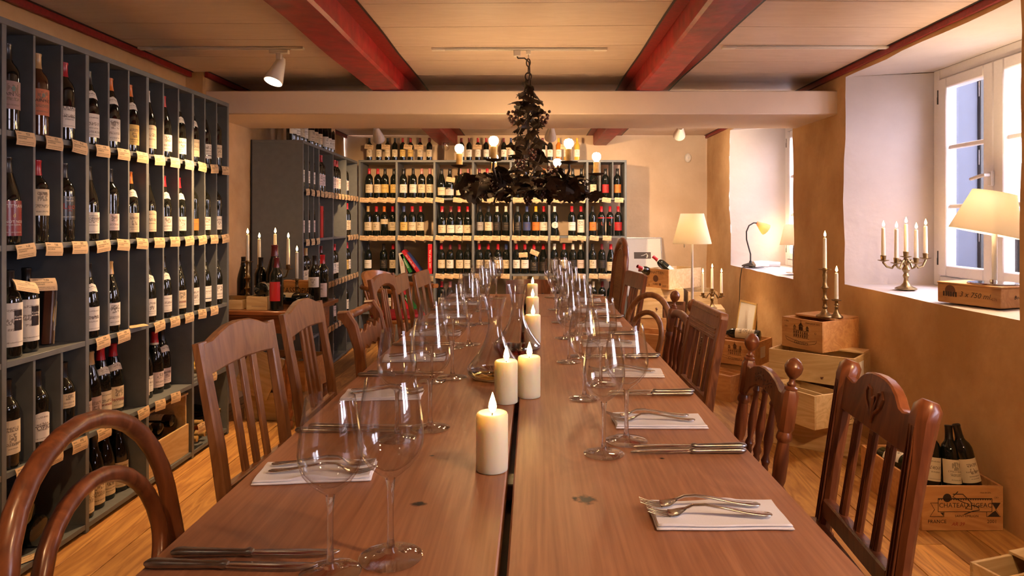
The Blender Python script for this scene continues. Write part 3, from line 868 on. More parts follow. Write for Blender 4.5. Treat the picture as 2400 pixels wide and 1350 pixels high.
S1 = {  # row, bay: three compartments
 (0,0): (dict(cap='k', lab=(0.40,0.26,0.23), lname='pink portrait', z=(0.075,0.17), arc=170, lmat='label_c', texts=[('BRAIN NOIR', 0.016, 0.52, 'ink'), ('0', 0.022, 0.72, 'ink_teal')]),
         dict(cap='t', lab=(0.55,0.18,0.09), lname='orange portrait', z=(0.075,0.17), arc=170, lmat='label_c', mat='bottle_brown', texts=[('BRAIN NOIR', 0.016, 0.55, 'ink'), ('0', 0.020, 0.76, 'ink_teal')]),
         dict(cap='r', lab='w', z=(0.05,0.13), arc=150, lmat='label_b', texts=[('STUDACH', 0.019, 0.93, 'ink'), ('PINOT NOIR', 0.009, 0.5, 'ink')])),
 (0,1): (dict(kind='burgundy', cap='k', lab='w', collar='w', texts=[('COTE-ROTIE', 0.011, 0.22, 'ink')], z=(0.03,0.125)), dict(kind='burgundy', cap='o', lab='w', collar='w', z=(0.03,0.125), texts=[('Colours', 0.013, 0.85, 'ink')]), dict(kind='burgundy', cap='o', lab='y', collar='w', z=(0.03,0.12))),
 (0,2): (dict(kind='burgundy', cap='w', lab='c', z=(0.03,0.12), shape='arch'), dict(kind='burgundy', cap='r', lab='w', z=(0.03,0.11)), dict(kind='burgundy', cap='k', lab='w', collar='w', z=(0.03,0.11))),
 (0,3): (dict(kind='burgundy', cap='k', lab='c', collar='w', z=(0.03,0.12)), dict(kind='burgundy', cap='k', lab='w', z=(0.05,0.11), stripe='w'), dict(cap='k', lab='c', z=(0.05,0.12))),
 (1,0): (dict(kind='burgundy', cap='k', lab=(0.26,0.03,0.035), lname='dark red', z=(0.03,0.150), arc=170, lmat='capsule', texts=[('MATTMANN', 0.016, 0.84, 'ink_white'), ('d', 0.02, 0.58, 'ink_gold'), ('PINOT NOIR', 0.013, 0.40, 'ink_white'), ('CHURER RHEINTAL', 0.006, 0.31, 'ink_white'), ('WWW.JUERGMATTMANN', 0.005, 0.1, 'ink_white')]),
         dict(cap='r', lab='c', z=(0.10,0.195), arc=170, lmat='label_c', texts=[('Castello', 0.012, 0.82, 'ink_brown')]),
         dict(cap='k', lab='k', z=(0.085,0.175), arc=150, lmat='capsule', texts=[('TICINO', 0.009, 0.93, 'ink_white'), ('MERLOT', 0.008, 0.80, 'ink_white'), ('Leo', 0.032, 0.56, 'ink_red'), ('2008', 0.008, 0.38, 'ink_red'), ('AZIENDA AGRICOLA', 0.006, 0.12, 'ink_white')])),
 (1,1): (dict(kind='burgundy', cap='k', lab='w', z=(0.03,0.115), stripe=None, texts=[('DOMAINE', 0.014, 0.7, 'ink')]), dict(cap='k', lab='p', z=(0.04,0.11)), dict(kind='burgundy', cap='o', lab='c', collar='w', z=(0.03,0.115))),
 (1,2): (dict(kind='burgundy', cap='k', lab='c', z=(0.03,0.11), shape='arch'), dict(kind='burgundy', cap='r', lab='w', collar='w', z=(0.03,0.10)), dict(kind='burgundy', cap='r', lab='w', collar='w', z=(0.03,0.10))),
 (1,3): (dict(cap='k', lab='o', z=(0.03,0.09)), dict(cap='k', lab='w', z=(0.03,0.10)), dict(cap='k', lab='w', z=(0.03,0.105))),
 (2,1): (dict(kind='burgundy', cap='k', lab='w', collar='w', z=(0.03,0.125), texts=[('ROTH', 0.016, 0.55, 'ink')]), dict(kind='burgundy', cap='t', lab='w', z=(0.03,0.125), texts=[('Condrieu', 0.012, 0.75, 'ink')]), None),
 (2,2): (dict(kind='burgundy', cap='k', lab='w', collar='w', z=(0.03,0.11)), dict(kind='burgundy', cap='k', lab='w', collar='w', z=(0.03,0.11)), dict(kind='burgundy', cap='k', lab='c', z=(0.03,0.12), texts=[('BATARD', 0.012, 0.35, 'ink_red')])),
 (2,3): (dict(kind='burgundy', cap='k', lab='w', z=(0.03,0.12)), dict(kind='burgundy', cap='k', lab='w', z=(0.05,0.115), stripe='w'), dict(kind='burgundy', cap='k', lab='w', z=(0.03,0.11))),
 (3,0): (dict(cap='k', lab='c', z=(0.05,0.165), texts=[('NOTTURNO', 0.011, 0.3, 'ink')]), dict(cap='k', lab='w', z=(0.05,0.135), shape='arch', texts=[('TOPAZ', 0.021, 0.55, 'ink')]), dict(cap='k', lab='c', z=(0.13,0.185), lmat='label_c')),
}
for (row, b), slots in S1.items():
    for k, s in enumerate(slots):
        if s is None: continue
        side_bottle(row, b, cx(b, k)-0.004, turn=22, n=k+1, **s)
    for k in range(3):
        if row == 2 and b == 1 and k == 2: continue
        if row == 2 and b == 3 and k == 2: continue
        side_tag(row, b, cx(b, k)+0.012, k+1)
# open compartments
for k, y in enumerate((YP[0]+0.092, YP[0]+0.200)):
    o = side_bottle(2, 0, y, dx=0.055+0.02*k, turn=24, n=k+1, cap='k', lab='w', lname='white', z=(0.04,0.19), arc=185, lmat='label_b')
    lo = o.children[-1]
    put('label_stamp', patch_mesh('bordeaux', 0.135, 0.165, 45, 'capsule'), lo, color=(0.03,0.02,0.018), rot=(0,0,R(16)), scale=(1.012,1.012,1))
    put('label_stamp', patch_mesh('bordeaux', 0.095, 0.130, 45, 'capsule'), lo, color=(0.03,0.02,0.018), rot=(0,0,R(16)), scale=(1.012,1.012,1))
    put('printed_text', text_mesh('Riesling', 0.010, 'ink_white', bend=0.0392), lo, (0,0,0.142), (0,0,R(16)))
    price_tag('cream price tag hung on the %s open-bay bottle neck, side-wall rack' % ORD[k], (XF-0.02-0.012*k, y+0.02, ROWZ[2]+0.262), R(78-12*k), tilt=(14, 3)[k], rx=-38+16*k)
kn = thing('wooden_gift_case', 'slim dark wooden case with yellow inlay leaning in the rack', 'case', (XF-0.095, YP[0]+0.335, 0.756), R(112), rot=(R(0), R(11), R(112)))
MB().prism([(-0.024,0),(0.024,0),(0.025,0.20),(0.016,0.228),(0,0.236),(-0.016,0.228),(-0.025,0.20)], -0.016, 0.016, b=0.004).obj('case_body', 'chair_dark', kn)
MB().prism([(-0.022,0.09),(0.023,0.07),(0.024,0.165),(0.0,0.15)], -0.0185, -0.016).obj('yellow_inlay', 'wood_yellow', kn)
MB().tube([(-0.006,-0.019,0.05),(0.002,-0.019,0.21)], 0.0025, 6).obj('clasp', 'silver_dull', kn)
for x in (0.010, 0.018):
    MB().box(x-0.0015, x+0.0015, -0.0178, -0.0162, 0.0, 0.20).obj('pale_stripe', 'pine', kn)
for k, (y, dx, c, lb) in enumerate(((YP[1]+0.058, 0.07, 't', 'm'), (YP[1]+0.145, 0.085, 't', 'm'), (YP[1]+0.238, 0.10, 'r', 'c'), (YP[1]+0.325, 0.10, 'r', 'c'))):
    side_bottle(3, 1, y, dx=dx, turn=20, n=k+1, kind='burgundy', cap=c, lab=lb, z=(0.02,0.115), collar='w' if k > 1 else None, arc=170,
                texts=[('Hermitage', 0.020, 0.42, 'ink_red')] if k > 1 else ())
for k, (y, dx, c, lb) in enumerate(((YP[2]+0.055, 0.07, 'k', 'w'), (YP[2]+0.14, 0.10, 'd', 'w'), (YP[2]+0.235, 0.10, 'r', 'p'), (YP[2]+0.32, 0.11, 'k', 'p'))):
    side_bottle(3, 2, y, dx=dx, turn=20, n=k+1, kind='burgundy', cap=c, lab=lb, z=(0.03,0.105), arc=150, collar='w' if k in (0, 3) else None, band='w' if k in (1, 2) else None,
                texts=[('ALOXE', 0.014, 0.7, 'ink')] if k == 3 else ())
for k, (y, dx, tx) in enumerate(((YP[1]+0.055, 0.06, "L'ERMITA"), (YP[1]+0.15, 0.075, 'LE PAVILLON'), (YP[1]+0.245, 0.09, 'COTE'), (YP[1]+0.34, 0.09, 'LE MEAL'))):
    side_bottle(4, 1, y, dx=dx, turn=20, n=k+1, kind='burgundy', cap='k', lab='c', z=(0.02,0.125), arc=175, scale=1.04, texts=[(tx, 0.013, 0.45, 'ink'), ('O', 0.03, 0.78, 'ink_gold')])
for (row, b, ks) in ((3, 1, (0, 2)), (3, 2, (0, 1))):
    for k in ks: side_tag(row, b, cx(b, k)+0.02, k+1)
price_tag('cream price tag lying flat at the foot of the side-wall rack', (XF-0.04, YP[0]+0.16, 0.038), R(60), tilt=0, rx=-90)
price_tag('cream price tag lying in the empty compartment of the side-wall rack', (XF-0.03, cx(1,2), ROWZ[2]+0.004), R(70), tilt=0, rx=-86)
# lying bottles
def lying(label, loc, heading, up=0.0, roll=0.0, **kw):
    """heading: where the neck points in the plan (degrees), loc: centre of the base circle"""
    return bottle(label, loc, rot=(R(-90+up), R(roll), R(heading-90)), **kw)
for k, y in enumerate((YP[0]+0.10, YP[0]+0.24, YP[0]+0.17)):
    z = 0.035 + (0.056 if k < 2 else 0.152)
    lying('large dark bottle lying in the bottom bay, %s of three, side-wall rack' % ORD[k], (XF-0.05, y, z), 180, cap='k', lab='m' if k == 0 else None, scale=1.45 if k < 2 else 1.25, arc=80)
def shelf_piece(y0, y1, z, n):
    pass
# end bay: little shelf with lying clear and golden bottles
es = tag(MB().box(XF-0.33, XF-0.002, YP[3]+0.012, YP[4]-0.012, 0.40-0.016, 0.40, 0.001).obj('loose_shelf', 'rack_paint'), 'grey loose shelf board laid in the end bay of the side-wall rack', 'shelf')
for k, (y, z, mt) in enumerate(((3.60, 0.44, 'bottle_yellow'), (3.70, 0.44, 'bottle_yellow'), (3.81, 0.44, 'bottle_yellow'), (3.60, 0.075, 'bottle_yellow'), (3.69, 0.075, 'bottle_glass'), (3.79, 0.075, 'bottle_amber'), (3.86, 0.148, 'bottle_glass'), (3.65, 0.145, 'bottle_yellow'))):
    lying('%s bottle lying in the end bay, %s of eight, side-wall rack' % ({'bottle_yellow': 'golden', 'bottle_glass': 'dark', 'bottle_amber': 'amber'}[mt], ORD[k]), (XF-0.31, y, z), 0, mat=mt, cap='t', lab='c' if k % 2 else None, kind='burgundy', scale=0.98)
price_tag('cream price tag under the golden lying bottles, side-wall rack end bay', (XF+0.006, 3.72, 0.398), R(90))
price_tag('cream price tag low in the end bay of the side-wall rack', (XF+0.004, 3.60, 0.16), R(90))

# ---- corner rack ----------------------------------------------------------
CZ = (1.455, 1.085, 0.715, 0.345, 0.03)
CP = (0.0, 0.42, 0.86, 1.34, 1.80)
ca = math.atan2(-0.085, 1.93)
C0 = Vector((-1.655, 4.93, 0))
cdir = Vector((-0.04, 1.0, 0)).normalized()
crot = math.atan2(cdir.y, cdir.x)
cn = Vector((cdir.y, -cdir.x, 0))
div = [(0, k, [CP[0]+0.14, CP[0]+0.28]) for k in (0, 1)]
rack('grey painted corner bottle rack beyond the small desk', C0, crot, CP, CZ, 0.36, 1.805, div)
def corner_pt(s, dx, z): return C0 + cdir*s - cn*dx + Vector((0,0,z))
def corner_bottle(row, b, s, n, dx=0.05, **kw):
    lab = kw.get('lab', 'c'); cap = kw.get('cap', 'r')
    return bottle('%s-capped wine bottle with %s label, %s in %s row, %s bay, corner rack' % (CAPN[cap], LABN[lab], ORD[n-1], ROWN[row], ORD[b]),
                  corner_pt(s, dx, CZ[row]), crot - R(random.uniform(10, 25)), group='bottles in the corner rack', **kw)
spec = {(0,0): 'kw kw kw', (0,1): 'rc rp rp', (0,2): 'rp rp rp rp', (0,3): 'rc rp', (1,0): 'rp kw kp', (1,3): 'rc rc rc', (2,0): 'dc dc tc', (2,1): 'dc dp dp', (2,2): 'dw dw rw', (2,3): 'ry ry rw', (3,1): 'rw rw', (3,2): 'rw rp', (3,3): 'rw rw', (4,2): 'kw', (4,3): 'dw'}
for (row, b), s in spec.items():
    its = s.split(); w = CP[b+1]-CP[b]
    for k, it in enumerate(its):
        if b == 0 and row < 2: p = CP[0] + 0.07 + 0.14*k
        else: p = CP[b] + 0.06 + 0.085*k
        corner_bottle(row, b, p, k+1, cap=it[0], lab=it[1], z=(0.05, 0.14))
    nt_ = 4 if b else 3
    if row < 4:
        for k in range(nt_):
            if row == 1 and b == 2 and k > 1: continue
            pt = corner_pt(CP[b] + (w)*(k+0.5)/nt_ , -0.008, CZ[row]+0.002)
            price_tag('cream price tag, %s under %s row, %s bay, corner rack' % (ORD[k], ROWN[row], ORD[b]), pt, crot)
lying('dark bottle lying alone in the second row of the corner rack', corner_pt(CP[2]+0.10, 0.04, CZ[1]+0.04), 180, cap='k', lab='w')
for k in range(10):
    its = 'kw kw kc kw kc kc rc dw rw dw'.split()[k]
    s = (0.05, 0.14, 0.25, 0.34, 0.52, 0.63, 0.76, 0.95, 1.06, 1.17)[k]
    bottle('%s-capped bottle with %s label, %s from desk end atop the corner rack' % (CAPN[its[0]], LABN[its[1]], ORD[k]), corner_pt(s, 0.10, 1.806), crot-R(18), cap=its[0], lab=its[1], z=(0.05,0.14), scale=0.97, group='bottles on top of the corner rack')
for k, s in enumerate((0.76, 1.17)):
    price_tag('cream price tag hung on a bottle neck, %s atop the corner rack' % ORD[k], corner_pt(s, 0.080, 2.052), crot-R(8), tilt=8)

# ---- rack on the back wall -------------------------------------------------
BZ = (1.448, 1.066, 0.684, 0.302, 0.03)
YBR = 6.86
def bx(c): return (800 + c*0.3408 - 1248)*YBR/1600
BPX = (125, 380, 640, 905, 1165, 1430, 1692, 1955)
BP = [bx(c) for c in BPX]
div = [(6, 0, [BP[6] + (BP[7]-BP[6])*k/3 for k in (1, 2)])]
rack('wide grey painted bottle rack on the end wall', (0, YBR, 0), 0, BP, BZ, 0.34, 1.83, div, back=False)
BACK = {
 (0,0): '180rc 238rc 290ky 350ky', (0,1): '418kw 486kw 545pc 603pc', (0,2): '683kc 740kp 810pc 868pc', (0,3): '945dc 1000rr 1062kc 1125rc',
 (0,4): '1200kc 1265bw 1330kc 1393ow', (0,5): '1470kc 1530kw 1595kc 1655kw', (0,6): '1737kc 1822kr 1905ko',
 (1,0): '172tc 228rc 283oc 340rc', (1,1): '420by 478rc 535rc', (1,2): '685rc 747dw 805rw 865rc', (1,3): '950kg 1008kc 1068wk 1130wk',
 (1,4): '1210gk 1275bb 1338yo 1393rw', (1,5): '1468ww 1588rw 1652rw', (1,6): '1732ko 1795rk 1855rk 1910rr',
 (2,0): '172kw 280kk 345rc', (2,2): '680rc 742dw 808dc 865kw', (2,3): '945rc 1007rc 1075rc 1132bc', (2,4): '1203rw 1262rw 1325rk 1390rk',
 (2,5): '1467wg 1533rc 1595wk 1650wp', (2,6): '1732kc 1797dk 1860rc 1912rc',
 (3,0): '170kw 330kw', (3,2): '683rw 742pk', (3,5): '1480kw', (3,6): '1738ww 1800dr 1858kk',
}
for (row, b), s in BACK.items():
    for k, it in enumerate(s.split()):
        c, lb = it[-2], it[-1]; px = float(it[:-2])
        kw = dict(z=(0.055, 0.14), arc=165)
        if (row, b) in ((1, 2), (0, 2)): kw.update(kind='burgundy', z=(0.03, 0.11))
        if (row, b, k) in ((2, 6, 2), (2, 4, 2), (2, 4, 3)): kw.update(kind='burgundy', z=(0.03, 0.12))
        if (row, b, k) == (1, 5, 0): kw.update(shape='round', z=(0.075, 0.145), arc=120)
        if (row, b, k) in ((1, 6, 1), (1, 6, 2)): kw.update(z=(0.178, 0.188), lmat='capsule', texts=[('L', 0.05, -5.5, 'ink_red')]); lb = 'r'
        if (row, b, k) == (1, 5, 2): kw.update(z=(0.035, 0.165), texts=[('QS', 0.034, 0.78, 'ink')], lmat='label_b')
        if (row, b, k) == (0, 2, 1): kw.update(texts=[('GAJA', 0.016, 1.16, 'ink_white')], z=(0.03, 0.09))
        if (row, b, k) == (1, 0, 2): kw.update(z=(0.12, 0.17))
        bottle('%s-capped wine bottle with %s label, %s in %s row, %s bay, end-wall rack' % (CAPN[c], LABN[lb], ORD[k], ROWN[row], ORD[b]),
               (bx(px), YBR+0.075 + random.uniform(-0.01, 0.02), BZ[row]), R(random.uniform(-12, 12)), cap=c, lab=lb, group='bottles in the end-wall rack', **kw)
TAGS = {0: '160 222 283 343 420 480 543 603 680 802 862 1000 1060 1125 1210 1265 1330 1390 1475 1535 1595 1650 1742 1825 1910',
        1: '160 222 283 343 420 480 543 603 680 740 800 865 945 1005 1065 1130 1205 1268 1330 1392 1470 1592 1655 1742 1828',
        2: '680 742 803 945 1128 1650 1735 1800 1860', 3: ''}
for row, s in TAGS.items():
    for px in s.split():
        px = float(px)
        b = max(i for i in range(7) if BPX[i] < px)
        k = sum(1 for q in s.split() if BPX[b] < float(q) < px)
        price_tag('cream price tag, %s under %s row, %s bay, end-wall rack' % (ORD[k], ROWN[row], ORD[b]), (bx(px), YBR-0.006-0.002*(k % 2), BZ[row]+0.003), 0, tilt=random.uniform(2, 9))
TOP = '178kc 245kc 305kc 356kc 411ry 465ry 532dc 596dc 820dw 873dw 934rw 992rw 1050dw 1115dw 1165bw 1275dw 1330dw 1385dw 1437dw 1497yw 1552yw 1625yw'
for k, it in enumerate(TOP.split()):
    c, lb = it[-2], it[-1]; px = float(it[:-2])
    mt = {19: 'bottle_amber', 20: 'bottle_yellow', 21: 'bottle_yellow'}.get(k, 'bottle_glass')
    bottle('small %s-capped bottle with %s label, %s along the end-wall rack top' % (CAPN[c], LABN[lb], ORD[k]), (bx(px), YBR+0.09, 1.831), R(random.uniform(-8, 8)), cap=c, lab=lb, mat=mt, scale=0.765, z=(0.05, 0.145), arc=165, group='half bottles on top of the end-wall rack')
for k, px in enumerate((185, 300, 455, 528, 934, 1045, 1165, 1540)):
    price_tag('cream price tag hung on a small bottle neck, %s along the end-wall rack top' % ORD[k], (bx(px), YBR+0.052, 1.99), 0, tilt=random.uniform(2, 10))
price_tag('cream price tag hung on a bottle neck in the third bay, end-wall rack', (bx(752), YBR+0.028, 1.448+0.21), 0, tilt=8)
price_tag('tilted cream price tag on a squat bottle neck, fifth bay, end-wall rack', (bx(1335), YBR+0.025, 0.684+0.235), 0, tilt=24)
price_tag('tan price tag hung on a portrait-label bottle, fifth bay, end-wall rack', (bx(1250), YBR+0.025, 0.684+0.215), 0, tilt=-3)

# books
def book(label, loc, w, h, t, color, lean=0, rotz=0, title=None, tmat='ink_white', tsize=0.022):
    b = thing('book', label, 'book', loc, 0, None, rot=(0, R(lean), rotz))
    put('book_cover', MB().box(0, t, 0, w, 0, h, 0.002).mesh('book_cover', 'cover'), b, color=color)
    MB().box(0.003, t-0.003, 0.004, w+0.001, 0.003, h+0.0006).obj('page_block', 'paper_white', b)
    if title: text(title, tsize, tmat, b, (t/2, -0.0008, h/2), (0, R(90), 0))
    return b
zz = BZ[2]
b2 = BP[1]+0.011
book('grey paperback with green picture leaning in the end-wall rack', (b2+0.028, YBR+0.02, zz+0.003), 0.15, 0.205, 0.045, (0.55,0.50,0.42), -7, title='1001', tmat='ink_red', tsize=0.03)
book('thin speckled booklet leaning beside the grey paperback', (b2+0.085, YBR+0.03, zz+0.003), 0.15, 0.20, 0.012, (0.30,0.13,0.11), -12)
book('green hardback leaning between booklet and red guide', (b2+0.112, YBR+0.02, zz+0.006), 0.15, 0.21, 0.032, (0.02,0.16,0.035), -27, title='BORDEAUX', tsize=0.02)
book('red wine guide leaning on the green hardback', (b2+0.188, YBR+0.02, zz+0.010), 0.15, 0.265, 0.034, (0.42,0.015,0.03), -36, title='Vini d’Italia 2001', tsize=0.024)
book('thin blue book behind the leaning red guide', (b2+0.228, YBR+0.05, zz+0.010), 0.15, 0.25, 0.012, (0.03,0.06,0.22), -38)
book('bright red wine guide standing upright in the end-wall rack', (b2+0.300, YBR+0.02, zz), 0.15, 0.30, 0.044, (0.60,0.015,0.03), 0, title='Vini d’Italia 2003', tsize=0.028)
zz = BZ[3]
book('red book leaning behind the red-seated armchair', (b2+0.08, YBR+0.02, zz+0.008), 0.15, 0.27, 0.03, (0.45,0.015,0.03), -14)
book('green book leaning behind the red-seated armchair', (b2+0.145, YBR+0.02, zz+0.010), 0.15, 0.27, 0.034, (0.02,0.14,0.04), -36, title='VINI', tsize=0.02)
for k, (s, c, h, t, nm) in enumerate(((0.44, (0.03,0.025,0.022), 0.30, 0.03, 'first dark book'), (0.485, (0.05,0.03,0.025), 0.28, 0.025, 'second dark book'), (0.53, (0.55,0.012,0.025), 0.255, 0.075, 'thick red book'), (0.625, (0.02,0.03,0.03), 0.22, 0.02, 'thin dark book'))):
    p = corner_pt(s, 0.015, CZ[1])
    b = book('%s standing in the second row of the corner rack' % nm, p, 0.2, h, t, c, 0, crot)
# wine glass standing on the rack top is built with the other glasses (see below)
# ------------------------------------------------------------------ dining table
TZ = 0.76
tb = thing('dining_table', 'long oak plank dining table with a slit down the middle', 'table')
for (x0, x1) in ((-0.527, -0.0475), (-0.0345, 0.442)):
    MB().box(x0, x1, -0.25, 3.309, TZ-0.042, TZ, 0.003).obj('tabletop_plank', 'table_oak', tb)
    MB().box(x0, x1, 3.312, 4.32, TZ-0.042, TZ, 0.003).obj('tabletop_leaf', 'table_oak', tb)
for y in (0.15, 0.75, 1.35, 1.95, 2.55, 3.15, 3.75, 4.15):
    MB().box(-0.46, 0.37, y-0.03, y+0.03, TZ-0.075, TZ-0.0425, 0.003).obj('cross_batten', 'chair_dark', tb)
MB().box(-0.052, -0.030, -0.2, 4.28, TZ-0.125, TZ-0.078).obj('center_rail', 'plastic_dark', tb)
for x in (-0.42, 0.33):
    for y in (0.05, 2.05, 4.05):
        MB().bar([(x, y, 0), (x, y, TZ-0.078)], 0.075, 0.075).obj('leg', 'table_oak', tb)

# ------------------------------------------------------------------ glasses
BOWL_OUT = [(0.0062,0.1000),(0.0085,0.1030),(0.0160,0.1085),(0.0270,0.1180),(0.0360,0.1300),(0.0410,0.1430),(0.0422,0.1550),(0.0408,0.1720),(0.0380,0.1920),(0.0345,0.2120),(0.0322,0.2260)]
BOWL_IN = [(0.0312,0.2266),(0.0334,0.2120),(0.0369,0.1920),(0.0397,0.1720),(0.0410,0.1550),(0.0397,0.1440),(0.0345,0.1325),(0.0255,0.1220),(0.0140,0.1140),(0.0050,0.1110),(0.0003,0.1104)]
def revolve(prof, n, name, mat, c0=False, c1=False, angle=70):
    return MB().lathe(prof, n, c0, c1).mesh(name, mat, angle)
G_BOWL = revolve(BOWL_OUT + BOWL_IN, 40, 'bowl', 'crystal_thin')
G_STEM = revolve([(0.0085,0.0085),(0.0055,0.0140),(0.0042,0.0240),(0.0038,0.0500),(0.0042,0.0850),(0.0062,0.1000)], 16, 'stem', 'crystal')
G_FOOT = revolve([(0.0003,0.0012),(0.0380,0.0006),(0.0400,0.0012),(0.0402,0.0020),(0.0385,0.0028),(0.0250,0.0040),(0.0140,0.0056),(0.0085,0.0085)], 40, 'foot', 'crystal_foot')
def wine_glass(label, loc, s=1.0, group='wine glasses on the dining table', sr=1.0):
    g = thing('wine_glass', label, 'wine glass', loc, random.uniform(0, 6), group)
    g.scale = (s*sr, s*sr, s)
    put('bowl', G_BOWL, g); put('stem', G_STEM, g); put('foot', G_FOOT, g)
    return g
LG = [(-0.268,0.905),(-0.197,0.948),(-0.290,1.460),(-0.230,1.535),(-0.292,1.98),(-0.238,2.03),(-0.290,2.50),(-0.240,2.57),(-0.290,3.02),(-0.235,3.08),(-0.280,3.50),(-0.230,3.58),(-0.270,3.98),(-0.215,4.06)]
RG = [(0.143,1.367),(0.199,1.446),(0.136,1.79),(0.194,1.94),(0.120,2.25),(0.165,2.34),(0.128,2.70),(0.180,2.80),(0.125,3.12),(0.175,3.22),(0.120,3.56),(0.170,3.66),(0.112,4.12),(0.165,4.0)]
for side, lst in (('bottle-rack', LG), ('window', RG)):
    for k, (x, y) in enumerate(lst):
        wine_glass('clear stemmed wine glass, %s along the %s side of the long table' % (ORD[k], side), (x, y, TZ+0.0005), 1.04 if k % 2 == 0 else 1.10, sr=1.0 if k % 2 else 0.97)
wine_glass('clear wine glass standing alone on top of the end-wall rack', (bx(706), YBR+0.15, 1.831), 1.0, None)

# ------------------------------------------------------------------ decanters
def decanter(label, loc, s, wine, level):
    out = [(0.0003,0.0),(0.060,0.0),(0.072,0.004),(0.083,0.016),(0.086,0.026),(0.083,0.036),(0.072,0.050),(0.055,0.072),(0.040,0.096),(0.029,0.122),(0.0225,0.148),(0.0205,0.168),(0.0225,0.192),(0.0285,0.220),(0.0360,0.246)]
    inn = [(0.0345,0.2465),(0.0265,0.220),(0.0203,0.192),(0.0183,0.168),(0.0203,0.148),(0.0268,0.122),(0.0378,0.096),(0.0528,0.072),(0.0698,0.0495),(0.0805,0.036),(0.0832,0.026),(0.0802,0.0175),(0.070,0.0075),(0.059,0.0045),(0.0003,0.004)]
    d = thing('wine_decanter', label, 'decanter', loc)
    d.scale = (s, s, s)
    put('decanter_body', MB().lathe(out + inn, 48, False, False).mesh('decanter_body', 'crystal_decanter', 70), d)
    prof = [(0.0003,0.0043),(0.059,0.0048),(0.0702,0.0078)]
    for r, z in [(0.0804,0.0178),(0.0834,0.026)]:
        if z < level: prof.append((r, z))
    rl = 0.0825 if level > 0.022 else 0.0795
    prof += [(rl, level), (0.0003, level)]
    put('wine', MB().lathe(prof, 48, False, False).mesh('wine', wine, 70), d)
    return d
decanter('flared glass decanter with a little golden wine beside the pillar candles', (-0.112, 2.03, TZ+0.0005), 0.97, 'white_wine', 0.020)
decanter('flared glass decanter with a little red wine behind the golden one', (-0.054, 2.40, TZ+0.0005), 0.98, 'red_wine', 0.024)

# ------------------------------------------------------------------ candles
FLAME = MB().lathe([(0.0005,0.0),(0.0032,0.004),(0.0046,0.010),(0.0042,0.017),(0.0026,0.026),(0.0010,0.034),(0.0002,0.038)], 12).mesh('flame', 'flame_glow', 70)
def light_up(c, z, watt=1.0, s=1.0):
    MB().tube([(0,0,z-0.003), (0.0006,0,z+0.004), (0.001,0,z+0.009)], 0.0011, 6).obj('wick', 'wick', c)
    put('flame', FLAME, c, (0.001, 0, z+0.005), scale=(s*1.45, s*1.45, s*0.88))
    point_light(c, (0.001, 0, z+0.024), CANDLE_W*watt, CANDLE, 0.006, 'candle_light')
def pillar_candle(label, x, y, r=0.030, h=0.108, watt=1.0):
    c = thing('pillar_candle', label, 'candle', (x, y, TZ+0.0005), 0, 'pillar candles on the table')
    MB().lathe([(0.0003,0),(r-0.003,0),(r-0.0005,0.001),(r,0.003),(r,h-0.005),(r-0.002,h-0.0008),(r-0.005,h),(r*0.6,h-0.003),(r*0.25,h-0.006),(0.0003,h-0.006)], 40, False, False).obj('wax_body', 'wax', c)
    light_up(c, h-0.006, watt, 1.15)
    return c
for lab, x, y in (('lit ivory pillar candle closest to the camera', -0.076, 1.283), ('lit ivory pillar candle standing over the table slit, before the decanters', -0.068, 1.756),
                  ('lit ivory pillar candle just beside the slit, before the decanters', -0.009, 1.812), ('lit ivory pillar candle behind the red wine decanter', 0.001, 2.60),
                  ('lit ivory pillar candle on the far half of the table', 0.0, 3.20), ('lit ivory pillar candle at the far end of the table', 0.0, 3.86)):
    pillar_candle(lab, x, y)

# ------------------------------------------------------------------ cutlery and napkins
def spoon_curve(pts): return pts
def fork_parts():
    m = MB()
    # handle: flattened bar, arched, spatulate end (lies along +X, tines at -X)
    pts = [(-0.035,0,0.009),(-0.020,0,0.0155),(0.0,0,0.0165),(0.03,0,0.0125),(0.065,0,0.0065),(0.092,0,0.0042),(0.104,0,0.0040),(0.109,0,0.0040)]
    m.bar(pts, [0.0062,0.0056,0.0058,0.0078,0.0120,0.0165,0.0150,0.0060], [0.0032,0.0036,0.0038,0.0034,0.0028,0.0028,0.0026,0.0022], xa=(0,1,0), c=0.3)
    h = m.mesh('fork_handle', 'silver', 50)
    m = MB()
    def bowl(u, v):
        x = -0.030 - 0.030*u; w = 0.0028 + 0.0088*min(1.0, u*2.2)
        z = 0.0105 - 0.0085*math.sin(u*math.pi*0.55)
        return (x, -w + 2*w*v, z + 0.0015*(2*v-1)**2)
    m.grid(bowl, 8, 6)
    m.grid(lambda u, v: (lambda p: (p[0], p[1], p[2]-0.0016))(bowl(u, 1-v)), 8, 6)
    for k in range(4):
        y = -0.0098 + 0.0065*k
        m.bar([(-0.058,y,0.0013),(-0.068,y,0.0016),(-0.082,y,0.0042),(-0.095,y,0.0085)], [0.0036,0.0030,0.0026,0.0016], [0.0016,0.0016,0.0014,0.0010], xa=(0,1,0))
    t = m.mesh('fork_head', 'silver', 50)
    return h, t
FORK = fork_parts()
